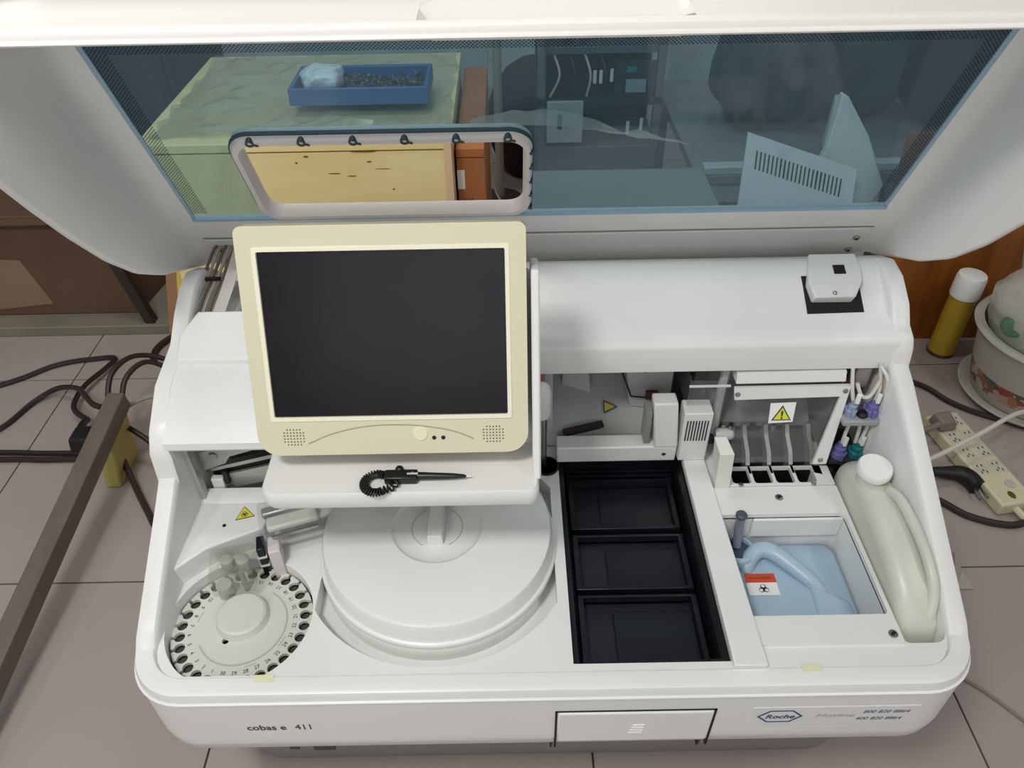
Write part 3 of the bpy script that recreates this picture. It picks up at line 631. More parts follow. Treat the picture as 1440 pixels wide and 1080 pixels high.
ar = MB(); ar.zplate(circ(CX, CY, .0655, 40, -150, 60)+circ(CX, CY, .0635, 40, 60, -150), [], ZD, ZD+.0012)
for a0 in (100, -75, -30, 160): ar.zplate(circ(CX, CY, .0705, 6, a0, a0+14)+circ(CX, CY, .0695, 6, a0+14, a0), [], ZD, ZD+.0008)
obj('embossed_arc', ar, mat('disk_emboss', (.70, .715, .68), .5), SD)
nm = MB()
for k in range(30):
    a = math.radians(A1-12*k); c_ = Vector((CX+.0765*math.cos(a), CY+.0765*math.sin(a), ZD+.0005)); uy = Vector((-math.cos(a), -math.sin(a), 0)); uxv = uy.cross(Vector((0, 0, 1)))
    text(nm, str(k+1), .0082, c_-uy*.003, uxv, uy, align='CENTER')
obj('position_numbers', nm, INK, SD, smooth=0)
for k in range(30):
    a = math.radians(A1-12*k)
    if k == 0:
        hl = obj('tube_hole_insert', MB().lathe([(.0078, 0), (.0078, .022)], (0, 0, 0), 12), mat('hole_dark', (.26, .26, .24), .5)); hl.parent = SD; hm = hl.data
    else:
        hl = bpy.data.objects.new('tube_hole_insert', hm); COL.objects.link(hl); hl.parent = SD
    hl.location = (.0912*math.cos(a), .0912*math.sin(a), .034)
# ---- reagent compartment cover
RC = thing('reagent_disk_cover', 'large round white reagent compartment cover with a bar handle', 'disk cover', (-.171, .226, .427))
RX, RY = -.172, .226
bo = [clip(circ(RX, RY, r, 90), 1, 0, -.016+dx) for r, dx in ((.187, 0), (.187, 0), (.1855, -.001))]
obj('lower_casing', MB().loft([[(x, y, z) for x, y in q] for q, z in zip(bo, (.427, .452, .454))]), mat('casing_white', (.86, .87, .855), .4), RC, smooth=40)
obj('cover_top', MB().lathe([(.184, .454), (.1885, .456), (.1885, .462), (.187, .4645), (.184, .466), (.182, .470), (.181, .490), (.178, .4965), (.172, .499), (.10, .500), (.072, .501), (.069, .4985), (.066, .4975), (.045, .4975), (.042, .4985), (0, .4985)], (RX, RY+.002, 0), 90), WHITE, RC, smooth=30)
hb = MB(); hb.hexa([(RX-.014, RY-.034, .498), (RX+.012, RY-.034, .498), (RX+.012, RY+.034, .498), (RX-.014, RY+.034, .498)], [(RX-.012, RY-.032, .517), (RX+.010, RY-.032, .517), (RX+.010, RY+.032, .517), (RX-.012, RY+.032, .517)])
obj('bar_handle', hb, WHITE, RC, bevel=.002)
rg = MB()
for a0, a1 in ((120, 240), (-60, 60)): rg.zplate(circ(RX, RY, .0405, 16, a0, a1)+circ(RX, RY, .0395, 16, a1, a0), [], .4985, .4992)
obj('embossed_ring', rg, MIDG, RC)
# ---- black tray
TR = thing('black_consumables_tray', 'long black plastic tray with recessed compartments at the centre of the deck', 'tray', (.14, .22, .36))
b = MB(); b.plate([(.030, .0125), (.2505, .0125), (.2505, .428), (.030, .428)], [[(.0385, .018), (.0385, .415), (.2385, .415), (.2385, .018)]], lambda u, v: (u, v, .445), lambda u, v: (u, v, .362)); b.box(.030, .2505, .0125, .428, .356, .362)
obj('tray_shell', b, TRAYM, TR, bevel=.001)
for y0, y1 in ((.032, .150), (.160, .268), (.28, .40)):
    c_ = MB(); c_.plate([(.046, y0), (.232, y0), (.232, y1), (.046, y1)], [[(.055, y0+.006), (.055, y1-.004), (.224, y1-.004), (.224, y0+.006)]], lambda u, v: (u, v, .405), lambda u, v: (u, v, .420))
    RK = obj('tray_compartment', c_, TRAYM, TR, bevel=.001)
    obj('compartment_floor', MB().box(.0552, .2238, y0+.0062, y1-.0042, .392, .400), mat('tray_floor_plastic', (.11, .11, .15), .4), RK)
    obj('compartment_panel', MB().box(.10, .2238, y0+.0062, y1-.022, .400, .405), TRAYM, RK, bevel=.001)
obj('tray_floor', MB().box(.0386, .2384, .0182, .4148, .372, .380), TRAYM, TR)
for k in range(3): obj('tray_rib', MB().box(.045, .235, .385+.011*k, .389+.011*k, .405, .424), TRAYM, TR)
obj('rail_edge_strip', MB().box(.2385, .2495, .014, .428, .446, .4525), mat('black_gloss', (.06, .06, .075), .25), TR)
obj('front_catch', MB().box(.222, .2495, .013, .019, .447, .4535), RUB, TR)
# ---- waste container in the bin recess
WB = mat('blue_white_polyethylene', (.665, .76, .83), .35, noise=.05, nscale=10)
WC = thing('waste_container', 'pale blue plastic waste container with moulded handle in the square recess', 'container', (.40, .17, .325))
cb = MB(); secs = []
for z, ins in ((.326, .004), (.33, .0), (.378, .0), (.388, .004), (.392, .012)):
    secs.append([(x, y, z+(.012 if z > .38 else 0)*(.27-y)/.2*0) for x, y in rrect(.2915+ins, .4925-ins, .0815+ins, .2685-ins, (.02, .012, .012, .05), 5)])
obj('container_body', cb.loft(secs), WB, WC, smooth=50)
obj('moulded_handle', MB().tube([(.331, .211, .386), (.335, .222, .395), (.346, .236, .400), (.360, .244, .403), (.380, .238, .403), (.406, .212, .400), (.430, .184, .395), (.444, .168, .386)], lambda t_: .0115+.003*math.sin(3.1*t_), 12), WB, WC, smooth=70)
sw_ = MB(); sw_.hexa([(.415, .09, .386), (.487, .09, .386), (.487, .15, .386), (.422, .185, .386)], [(.425, .098, .396), (.478, .098, .396), (.472, .145, .400), (.428, .175, .402)]); obj('handle_ridge', sw_, WB, WC, bevel=.006, seg=3)
obj('filler_neck', MB().lathe([(.013, 0), (.030, 0), (.030, .018), (.026, .022), (.022, .022), (.020, .004), (.013, .002), (.013, 0)], (.322, .243, .389), 28), WB, WC, smooth=50)
obj('neck_mouth', MB().lathe([(0, 0), (.0215, 0), (.0215, .012), (0, .012)], (.322, .243, .392), 24), mat('dark_blue_void', (.22, .29, .34), .5), WC)
wlab = obj('waste_label', MB().box(.3245, .374, .162, .203, .3926, .3934), PAPER, WC)
obj('label_red_band', MB().box(.3245, .374, .186, .203, .3934, .3938), mat('label_red', (.80, .29, .17), .5), wlab)
t = MB(); text(t, 'BIOHAZARD', .0065, (.3492, .1925, .3940), ux, (0, 1, 0), align='CENTER'); 
obj('label_red_text', t, mat('label_dark_red', (.42, .12, .08), .6), wlab, smooth=0)
bs = MB(); bs.xf = Matrix.Translation((.350, .174, .3935))
for k in range(3):
    a = math.radians(90+120*k); bs.zplate(circ(.0042*math.cos(a), .0042*math.sin(a), .0044, 14), [circ(.0052*math.cos(a), .0052*math.sin(a), .0030, 12)[::-1]], 0, .0004)
obj('label_biohazard_symbol', bs, INK, wlab, smooth=0)
obj('waste_nozzle', MB().tube([(.324, .267, .462), (.3235, .264, .44), (.322, .250, .405)], .0075, 12), mat('nozzle_grey', (.52, .55, .60), .35, .3), AN)
obj('nozzle_cap', MB().lathe([(.0085, 0), (.0095, .002), (.0095, .006), (.007, .009), (0, .009)], (.324, .268, .460), 14), mat('nozzle_dark', (.3, .32, .35), .4), AN)
# ---- jug in the right bay
JM = mat('milky_polyethylene', (.81, .815, .77), .35, noise=.04, nscale=9)
JG = thing('liquid_jug', 'milky white plastic liquid jug with screw cap along the right wall', 'jug', (.540, .22, .30))
secs = []
for y, z1, w0, w1 in ((.048, .400, .515, .560), (.053, .436, .510, .5635), (.065, .462, .507, .5655), (.10, .494, .505, .5665), (.16, .514, .504, .567), (.22, .523, .504, .567), (.28, .523, .504, .567), (.325, .515, .505, .567), (.352, .500, .507, .565), (.364, .47, .512, .56)):
    q = rrect(w0, w1, .31, z1, (.020, .024, .006, .006), 5); secs.append([(x, y, z) for x, z in q])
obj('jug_body', MB().loft(secs), JM, JG, smooth=60)
obj('jug_handle', MB().tube([(.548, .262, .524), (.552, .24, .531), (.555, .20, .529), (.557, .15, .521), (.558, .11, .503), (.556, .088, .480), (.548, .070, .452)], lambda t_: .0085, 12), JM, JG, smooth=70)
obj('jug_neck', MB().cyl((.531, .296, .505), .022, .030, 28), JM, JG)
cp = MB(); cp.xf = Matrix.Translation((.531, .296, .532)) @ Matrix.Rotation(math.radians(4), 4, 'X'); cp.lathe([(.0262, 0), (.0272, .003), (.0272, .013), (.025, .0165), (0, .017)], n=36)
JC = obj('screw_cap', cp, PAPER, JG, smooth=50)

# ================================================================== MONITOR
MO = thing('touch_monitor', 'cream coloured touchscreen monitor with dark screen above the analyzer', 'monitor', (-.207, .19, .70))
MX = Matrix(((1, 0, 0, -.207), (0, .386, .923, .225), (0, .923, -.386, .865), (0, 0, 0, 1)))   # u right, v up the screen, w away from viewer
MX = Matrix(((1, 0, 0, -.2075), (0, .390, .921, .2245), (0, .921, -.390, .8645), (0, 0, 0, 1)))
def mo(mb): mb.xf = MX; return mb
H2 = .150
bz = mo(MB()); bz.plate(rrect(-.178, .178, -H2, H2, (.010, .010, .028, .028), 6), [rrect(-.1545, .1535, -.0985, .1205, .002, 2)[::-1]], lambda u, v: (u, v, .0), lambda u, v: (u, v, .030))
BZ = obj('bezel', bz, CREAM, MO, bevel=.004, seg=3)
obj('inner_lip', mo(MB()).plate(rrect(-.1585, .1575, -.1025, .1245, .003, 2), [rrect(-.1525, .1515, -.0965, .1185, .002, 2)[::-1]], lambda u, v: (u, v, -.0012), lambda u, v: (u, v, .004)), mat('cream_light', (.93, .92, .83), .4), MO, bevel=.001)
scm = mat('dark_screen', (.13, .11, .135), .25, noise=.35, nscale=5, c2=(.08, .075, .10), spec=.25)  # purple tint and mottling put blurred room reflections into the colour
obj('screen', mo(MB()).box(-.154, .153, -.098, .120, .003, .008), scm, MO)
obj('back_shell', mo(MB()).loft([[(x, y, z) for x, y in rrect(-.172+i_, .172-i_, -.144+i_, .146-i_, .012, 4)] for z, i_ in ((.0302, 0), (.045, .004), (.062, .03))]), CREAM, MO, smooth=50)
sp_m = mat('speaker_hole', (.36, .34, .28), .7)
for cx in (-.130, .132):
    h = mo(MB())
    for i in range(7):
        for j in range(6):
            if (i in (0, 6)) and (j in (0, 5)): continue
            h.cyl((cx+(i-3)*.0042, -.124+(j-2.5)*.0042, -.0005), .0010, .001, 6)
    obj('speaker_grille', h, sp_m, MO)
obj('bezel_arc', mo(MB()).tube([(-.112, -.1335, -.0002), (-.08, -.120, -.0002), (-.04, -.111, -.0002), (0, -.1085, -.0002), (.04, -.111, -.0002), (.08, -.119, -.0002), (.106, -.130, -.0002)], .0008, 6), mat('arc_line', (.66, .63, .50), .6), MO)
obj('power_button', mo(MB()).lathe([(0, -.0016), (.009, -.0016), (.0105, 0), (.0105, .002), (0, .002)], (.036, -.122, 0), 20), mat('cream_button', (.91, .89, .77), .4), MO)
for x in (.054, .066): obj('indicator_lamp', mo(MB()).lathe([(0, -.0012), (.0022, -.001), (.003, 0), (0, .001)], (x, -.128, 0), 10), RUB, MO)
# bracket: back housing, side plate, shelf, carrying arm
BK = thing('monitor_bracket', 'white moulded bracket with pen shelf carrying the monitor', 'monitor bracket', (-.2, .25, .66))
obj('back_housing', mo(MB()).loft([[(x, y, z) for x, y in rrect(-.165+i_, .192-i_, -.165, .085-i_, (.02, .02, .004, .004), 4)] for z, i_ in ((.0625, .012), (.068, .0), (.105, .004), (.115, .02))]), WHITE2, BK, bevel=.002)
def shz(y): return .684+.03*max(0, y-.14)
shp = rrect(-.388, -.016, .128, .262, (.004, .004, .022, .014), 5)
SHF = obj('pen_shelf', MB().loft([[(x*.997, y+.002, .662) for x, y in shp], [(x, y-.001, .668) for x, y in shp], [(x, y, .686) for x, y in shp], [(-.2+(x+.2)*.985, .195+(y-.195)*.96, .6905) for x, y in shp]]), WHITE, BK, smooth=40)
obj('shelf_side_cheek', MB().loft([[(x, y, z) for y, z in ((.20, .665), (.148, .69), (.170, .735), (.225, .86), (.265, .945), (.32, .93), (.27, .70))] for x in (-.024, -.013)]), WHITE, BK, bevel=.003)
obj('support_arm', MB().box(-.30, -.10, .255, .44, .655, .685), WHITE2, BK, bevel=.004)
obj('support_post', MB().box(-.33, -.07, .26, .30, .66, .80), WHITE2, BK, bevel=.004)
# stylus
SY = thing('stylus_pen', 'black stylus pen with a coiled cord on the white monitor shelf', 'stylus', (-.19, .152, .691))
ZS = .6925+.005
obj('pen_holder', MB().box(-.222, -.178, .143, .160, .6912, .7035), BLACK, SY, bevel=.002)
obj('pen_clip', MB().ball((-.203, .162, .700), .006, .006, .006), BLACK, SY)
pn = MB(); pn.xf = Matrix.Translation((-.18, .1525, ZS)) @ Matrix.Rotation(-.03, 4, 'Z'); pn.lathe([(0, -.004), (.0052, -.004), (.0055, .0), (.004, .05), (.0026, .064), (.0012, .067), (0, .069)], n=14, axis='x')
PN = obj('pen_barrel', pn, BLACK, SY, smooth=50)
pt = MB(); pt.xf = pn.xf; pt.lathe([(.0012, .066), (.0008, .073), (0, .0745)], n=8, axis='x'); obj('pen_tip', pt, PAPER, PN)
t = MB(); text(t, 'cobas', .0065, (-.192, .1495, .7040), ux, (0, 1, 0), offset=.0002); obj('pen_print', t, PAPER, SY, smooth=0)
pts = []; cen = []
for i in range(13):
    a = math.radians(60+250*i/12); cen.append(Vector((-.232+.0165*math.cos(a), .1425+.0165*math.sin(a), .6955)))
cen.append(Vector((-.212, .1345, .6955))); cen.append(Vector((-.205, .145, .6965)))
cp_ = smooth_path(cen, 20); nturn = 27; tot = len(cp_)
for i, p in enumerate(cp_):
    tt = (cp_[min(i+1, tot-1)]-cp_[max(i-1, 0)]).normalized(); s1 = tt.cross(Vector((0, 0, 1))).normalized(); ph = 2*math.pi*nturn*i/tot
    pts.append(p+s1*math.cos(ph)*.0056+Vector((0, 0, 1))*math.sin(ph)*.0034)
obj('coiled_cord', MB().tube(pts, .0014, 5, 0), RUB, SY)

# ================================================================== THINGS BEHIND AND AROUND
WOOD = mat('plywood', (.98, .92, .70), .6, noise=.10, nscale=3, c2=(.95, .86, .61), stretch=(1, 6, 6))
CR = thing('plywood_crate', 'pale yellow plywood crate with a taped edge behind the analyzer', 'crate', (-.54, 1.46, 0))
obj('crate_body', MB().box(-.905, -.186, 1.155, 1.77, .0, .715), WOOD, CR, bevel=.002)
obj('crate_top_board', MB().box(-.91, -.182, 1.15, 1.775, .719, .740), WOOD, CR, bevel=.002)
obj('corner_tape', MB().box(-.199, -.1815, 1.1485, 1.30, .30, .7415), mat('beige_tape', (.92, .79, .64), .45), CR)
KN = mat('knot_brown', (.48, .36, .2), .7)
for x, z, w_, h_ in ((-.46, .662, .03, .003), (-.42, .655, .022, .003), (-.375, .69, .012, .004), (-.385, .716, .06, .004), (-.52, .705, .012, .005), (-.545, .69, .006, .005), (-.345, .672, .04, .0018), (-.325, .62, .006, .004)):
    obj('knot', MB().plate(circ(x, z, 1, 10) if False else [(x+w_/2*math.cos(a/5*math.pi)*1, z+h_/2*math.sin(a/5*math.pi)) for a in range(10)], [], lambda u, v: (u, 1.1545 if v < .717 else 1.1495, v), lambda u, v: (u, 1.156 if v < .717 else 1.151, v)), KN, CR)
PL = clear('plastic_wrap', (.93, .95, .95), .14, (.88, .90, .90), .10, .22)
def sheet(x0, x1, y0, y1, z, amp, nx, ny, seed, drop=None):
    rnd = random.Random(seed); mb = MB(); vs = []; fs = []
    for j in range(ny+1):
        for i in range(nx+1):
            vs.append((x0+(x1-x0)*i/nx+rnd.uniform(-.3, .3)*(x1-x0)/nx, y0+(y1-y0)*j/ny+rnd.uniform(-.3, .3)*(y1-y0)/ny, z+rnd.random()**2*amp))
    for j in range(ny):
        for i in range(nx):
            a = j*(nx+1)+i; fs.append((a, a+1, a+nx+2, a+nx+1))
    mb._add(vs, fs); return mb
pw = obj('plastic_wrap_sheet', sheet(-.88, -.19, 1.18, 1.76, .7415, .022, 22, 16, 3), PL, smooth=25, loc=(-.5, 1.46, .7415)); tag(pw, 'crumpled clear plastic sheet lying on the plywood crate', 'plastic sheet')
BT = thing('blue_screw_tray', 'shallow blue plastic tray of screws on the plywood crate', 'tray', (-.42, 1.46, .765))
BLU = mat('blue_plastic', (.24, .42, .62), .45)
b = MB(); b.plate([(-.575, 1.305), (-.24, 1.305), (-.24, 1.475), (-.575, 1.475)], [[(-.565, 1.315), (-.565, 1.465), (-.25, 1.465), (-.25, 1.315)]], lambda u, v: (u, v, .765), lambda u, v: (u, v, .808)); b.box(-.575, -.24, 1.305, 1.475, .765, .771)
obj('tray_walls', b, BLU, BT, bevel=.003)
obj('tray_lining', MB().box(-.564, -.251, 1.316, 1.464, .771, .780), mat('tray_lining', (.30, .34, .40), .6, noise=.3, nscale=30), BT)
scr = MB(); rnd = random.Random(5)
for k in range(90):
    x, y = rnd.uniform(-.45, -.265), rnd.uniform(1.335, 1.445); a = rnd.uniform(0, 6.28); l_ = rnd.uniform(.012, .022)
    scr.xf = Matrix.Translation((x, y, .784+rnd.random()*.015)) @ Matrix.Rotation(a, 4, 'Z') @ Matrix.Rotation(rnd.uniform(-.4, .4), 4, 'Y')
    scr.box(-l_/2, l_/2, -.0018, .0018, -.0018, .0018); scr.cyl((l_/2, 0, -.004), .0045, .003, 6)
sc = obj('loose_screws', scr, STEEL, smooth=0, loc=(-.35, 1.48, .780)); tag(sc, 'heap of loose shiny metal screws in the blue tray', 'screws', kind='stuff')
bgp = obj('crumpled_bag', lump((-.503, 1.392, .806), (.050, .055, .026), 21, e=.8), mat('white_bag', (.86, .90, .92), .3, bump=1, bscale=40), smooth=60, loc=(-.51, 1.45, .780)); tag(bgp, 'white crumpled plastic bag in the left end of the blue tray', 'plastic bag')
# carton behind crate
CB = mat('cardboard_orange', (.70, .44, .26), .8, noise=.06, nscale=6); CBD = mat('cardboard_brown', (.40, .30, .235), .85, noise=.1, nscale=5)
CA = thing('tall_carton', 'tall narrow orange brown cardboard carton beside the plywood crate', 'carton', (-.14, 1.5, 0))
obj('carton_body', MB().box(-.176, -.108, 1.22, 1.80, 0, .665), CB, CA, bevel=.002)
obj('carton_flap', MB().box(-.176, -.108, 1.218, 1.80, .667, .690), CB, CA, bevel=.002)
obj('carton_label', MB().box(-.176, -.158, 1.2185, 1.22, .585, .635), PAPER, CA)
t = MB(); text(t, 'K20', .022, (-.166, 1.2188, .545), (.8, 0, 0), uz); text(t, 'L40', .022, (-.166, 1.2188, .515), (.8, 0, 0), uz); obj('carton_print', t, mat('carton_ink', (.34, .2, .12), .8), CA, smooth=0)
# pole stand
PO = thing('metal_pole_stand', 'slim pale metal pole stand beside the tall carton', 'stand', (-.085, 2.3, 0))
obj('pole', MB().cyl((-.085, 2.3, .0), .016, 1.3, 16), mat('pale_metal', (.78, .74, .70), .4, .3), PO)
obj('pole_foot', MB().lathe([(0, 0), (.09, 0), (.09, .012), (.03, .02), (0, .02)], (-.085, 2.3, 0), 24), mat('dark_base', (.2, .18, .17), .5), PO)
obj('hanging_wire', MB().tube([(-.105, 2.28, .75), (-.125, 2.26, .5), (-.12, 2.26, .3), (-.10, 2.24, .06), (.0, 2.16, .01)], .004, 6), mat('pale_wire', (.8, .74, .66), .5), PO)
DB = obj('dark_fabric_bundle', MB().ball((.06, 2.62, .20), .20, .22, .26), mat('dark_maroon_fabric', (.20, .14, .14), .9, noise=.5, nscale=8, bump=1, bscale=9), loc=(.06, 2.62, 0), smooth=60); tag(DB, 'dark maroon crumpled bundle on the floor behind the pole stand', 'bundle')
# plain dark navy block filling the dark area left of the crate
DC = thing('dark_navy_block', 'dark navy block at the left behind the plywood crate', 'cabinet', (-1.45, 1.95, 0))
obj('cabinet_body', MB().box(-1.75, -1.02, 1.72, 2.2, .0, .95), mat('navy_metal', (.17, .19, .25), .5), DC, bevel=.005)
obj('block_front_panel', MB().box(-1.36, -1.03, 1.706, 1.72, .05, .92), mat('navy_metal', (.17, .19, .25), .5), DC, bevel=.004)
# stripped instrument
CHS = thing('stripped_instrument', 'open dark instrument chassis with exposed parts behind the tinted window', 'instrument', (.25, 2.05, 0))
DKM = mat('chassis_dark', (.16, .19, .22), .5); DKM2 = mat('chassis_mid', (.36, .40, .42), .5)
obj('chassis_base', MB().box(.05, .46, 1.98, 2.3, .0, .36), DKM2, CHS, bevel=.004)
obj('chassis_back', MB().box(.05, .46, 2.24, 2.27, .36, 1.0), DKM, CHS)
for x in (.05, .435): obj('chassis_post', MB().box(x, x+.025, 1.98, 2.01, .36, 1.0), DKM2, CHS)
obj('chassis_shelf', MB().box(.05, .46, 1.98, 2.25, .50, .525), DKM, CHS)
obj('chassis_shelf', MB().box(.05, .46, 2.0, 2.25, .66, .68), DKM2, CHS)
obj('chassis_plate', MB().box(.08, .20, 1.965, 1.98, .38, .52), mat('chassis_pale', (.70, .72, .70), .5), CHS, bevel=.003)
obj('chassis_motor', MB().lathe([(0, 0), (.035, 0), (.035, .05), (.012, .052), (.012, .07), (0, .07)], (.17, 2.05, .68), 18), STEEL, CHS)
obj('chassis_screen', MB().box(.335, .40, 1.97, 1.98, .545, .585), mat('chassis_glass', (.58, .66, .68), .3), CHS)
obj('chassis_panel', MB().box(.30, .43, 1.98, 1.99, .525, .64), DKM, CHS)
obj('chassis_green_part', MB().box(.335, .365, 1.965, 1.98, .61, .625), mat('chassis_green', (.2, .5, .48), .4), CHS)
for x, z in ((.235, .60), (.255, .60), (.29, .605), (.355, .43), (.40, .44)):
    obj('chassis_pin', MB().cyl((x, 1.99, z-.03), .006, .04, 8), PAPER, CHS)
for k in range(4): obj('chassis_wire', MB().tube([(.10+.05*k, 2.02, .66), (.12+.05*k, 1.98, .60), (.09+.06*k, 1.985, .53)], .004, 6), RUB if k % 2 else mat('pale_wire', (.8, .74, .66), .5), CHS)
obj('chassis_slot', MB().box(.115, .13, 1.96, 1.966, .43, .48), mat('chassis_slot_dark', (.1, .11, .1), .6), CHS)
# torn clear film caught on the lid
tf = MB(); vs = []; rnd = random.Random(11)
for i in range(17):
    t_ = i/16; x = -.10+.31*t_; wd = .030*math.sin(math.pi*min(1, t_*1.25+.12))**.7 if t_ < .7 else .030*(1-t_)/.3*.75
    s0 = .375-.0*t_ + (-.045)*max(0, t_-.35)/.65
    for j in range(3):
        s_ = s0-.004+wd*j/2+rnd.uniform(-.002, .002); vs.append((x, *lp(s_, .004+.006*rnd.random())))
tf._add(vs, [(i*3+j, i*3+j+1, (i+1)*3+j+1, (i+1)*3+j) for i in range(16) for j in range(2)])
tfo = obj('torn_clear_film', tf, clear('torn_film', (.85, .90, .91), .38, (.66, .78, .80), .15, .10), smooth=40, loc=(.05, .47, 1.05)); tag(tfo, 'torn strip of clear plastic film stuck across the tinted lid window', 'plastic strip')
# table and junk to the right behind the lid
TBL = thing('grey_work_table', 'low grey work table behind the right half of the lid', 'table', (.75, 1.75, 0))
GT = mat('grey_laminate', (.46, .49, .50), .5, noise=.08, nscale=6)
obj('table_top', MB().box(.50, 1.55, 1.55, 2.35, .42, .45), GT, TBL, bevel=.003)
obj('table_rail', MB().box(.52, 1.53, 1.56, 1.59, .36, .42), mat('pale_laminate', (.70, .74, .75), .5), TBL)
for x, y in ((.53, 1.6), (1.5, 1.6), (.53, 2.3), (1.5, 2.3)): obj('table_leg', MB().box(x-.02, x+.02, y-.02, y+.02, 0, .42), GT, TBL)
CT = thing('low_grey_cabinet', 'low grey cabinet right behind the analyzer body', 'cabinet', (.25, 1.3, 0))
obj('cabinet_body', MB().box(.0, .50, 1.12, 1.5, 0, .50), mat('grey_blue_metal', (.52, .55, .56), .5, noise=.1, nscale=5), CT, bevel=.004)
obj('cabinet_lip', MB().box(.0, .50, 1.11, 1.13, .48, .51), mat('pale_laminate', (.70, .74, .75), .5), CT, bevel=.003)
for x in (.06, .22): obj('cabinet_panel', MB().box(x, x+.13, 1.105, 1.12, .10, .45), mat('chassis_mid', (.36, .40, .42), .5), CT, bevel=.003)
for nm_, c, cx_, cy_, r, sd, lab, cat in (
    ('dark_junk_bag', (.27, .29, .31), .80, 1.95, (.17, .16, .17), 3, 'dark grey bulging bag on the work table nearest the stripped instrument', 'bag'),
    ('green_cloth_bundle', (.17, .30, .27), 1.10, 2.02, (.11, .14, .21), 8, 'dark green cloth bundle in the middle of the grey work table', 'bundle'),
    ('black_case', (.13, .14, .17), 1.37, 1.95, (.13, .2, .22), 5, 'black soft case at the right end of the grey work table', 'case')):
    o = obj(nm_, lump((cx_, cy_, .452+r[2]), r, sd), mat(nm_+'_fabric', c, .8, noise=.5, nscale=7, bump=1, bscale=10), smooth=50, loc=(cx_, cy_, .452)); tag(o, lab, cat)
sb_ = obj('small_carton', MB().box(.93, 1.03, 2.22, 2.32, .451, .74), mat('carton_small', (.45, .36, .28), .8), loc=(.98, 2.27, .451), bevel=.003); tag(sb_, 'small brown carton under the crimson cloth bundle', 'carton')
o = obj('red_cloth_bundle', lump((.98, 2.25, .785), (.09, .06, .045), 12), mat('crimson_fabric', (.62, .26, .33), .8), smooth=50, loc=(.98, 2.25, .742)); tag(o, 'crimson cloth bundle on the small carton behind the dark bag', 'bundle')
wb_ = obj('pale_batten', MB().hexa([(.52, 1.55, .451), (1.20, 1.56, .451), (1.20, 1.60, .451), (.52, 1.59, .451)], [(.52, 1.55, .475), (1.20, 1.56, .475), (1.20, 1.60, .475), (.52, 1.59, .475)]), mat('pale_laminate', (.70, .74, .75), .5), loc=(.86, 1.57, .451), bevel=.003); tag(wb_, 'long pale batten along the front edge of the grey work table', 'batten')
pc_ = obj('white_packet', MB().hexa([(.92, 1.72, .451), (.98, 1.70, .451), (1.0, 1.74, .451), (.93, 1.76, .451)], [(.93, 1.74, .60), (.97, 1.73, .60), (.98, 1.76, .60), (.94, 1.78, .60)]), mat('white_packet_paper', (.72, .76, .74), .6), loc=(.95, 1.73, .451), bevel=.006); tag(pc_, 'small white packet standing in front of the dark grey bag', 'packet')
# vented white panel leaning, white sheets
WPN = mat('white_sheet_metal', (.86, .88, .88), .45)
VP = thing('vented_cover_panel', 'white metal cover panel with rows of vent slits leaning behind the lid', 'panel', (.75, 1.3, .0))
def vpm(u, v, o_=0): return (.595+u, 1.30+.25*v-.0+o_, .02+v)
po = [(-.02, 0), (.33, 0), (.31, .50), (0, .60)]
ho = []
vpb = MB().plate(po, [], lambda u, v: vpm(u, v, 0), lambda u, v: vpm(u, v, .006)); obj('cover_sheet', vpb, WPN, VP)
for k in range(22):
    x = .028+.0115*k; zt_ = .575-(x)*.32; obj('vent_slit', MB().plate([(x, zt_-.06), (x+.004, zt_-.06), (x+.004, zt_-.012), (x, zt_-.012)], [], lambda u, v: vpm(u, v, -.0012), lambda u, v: vpm(u, v, 0)), RUB, VP)
SH = thing('torn_white_foam_sheet', 'jagged white foam sheet standing against the grey work table', 'foam sheet', (.93, 1.50, 0))
so = [(.80, .0), (1.05, .0), (1.03, .44), (.95, .58), (.865, .69), (.845, .70), (.84, .55), (.80, .40)]
obj('foam_board', MB().yplate(so, [], 1.50, 1.525), mat('white_foam', (.85, .88, .88), .8), SH, bevel=.004)

# ---- left side: carton on a board
PB = obj('pale_board', MB().box(-2.4, -1.135, 1.43, 1.698, .0, .035), mat('dirty_board', (.52, .50, .44), .6, noise=.15, nscale=4), loc=(-1.7, 1.9, 0), bevel=.003); tag(PB, 'dirty pale board lying on the floor at the left', 'board')
LC = thing('brown_carton', 'dark brown cardboard carton on the pale board at the left', 'carton', (-1.7, 1.6, .035))
obj('carton_body', MB().hexa([(-2.1, 1.50, .036), (-1.25, 1.50, .036), (-1.22, 1.69, .036), (-2.1, 1.69, .036)], [(-2.1, 1.50, .385), (-1.28, 1.50, .385), (-1.25, 1.69, .385), (-2.1, 1.69, .385)]), CBD, LC, bevel=.004)
obj('carton_flap', MB().hexa([(-2.1, 1.47, .372), (-1.30, 1.47, .372), (-1.28, 1.69, .386), (-2.1, 1.69, .386)], [(-2.1, 1.47, .376), (-1.30, 1.47, .376), (-1.28, 1.69, .390), (-2.1, 1.69, .390)]), CBD, LC)
obj('packing_tape', MB().plate([(-1.78, .05), (-1.51, .08), (-1.55, .24), (-1.78, .25)], [], lambda u, v: (u, 1.4992, v), lambda u, v: (u, 1.4975, v)), mat('brown_tape', (.56, .46, .38), .25), LC)
bh = thing('bent_cardboard_scrap', 'folded brown and yellow cardboard scrap behind the left end of the analyzer', 'cardboard', (-1.03, 1.52, .0))
obj('cardboard_piece', MB().hexa([(-1.13, 1.40, .0), (-1.08, 1.36, .0), (-1.06, 1.38, .0), (-1.11, 1.42, .0)], [(-1.10, 1.52, .30), (-1.02, 1.50, .30), (-1.0, 1.52, .30), (-1.08, 1.54, .30)]), mat('tan_card', (.62, .46, .34), .8), bh)
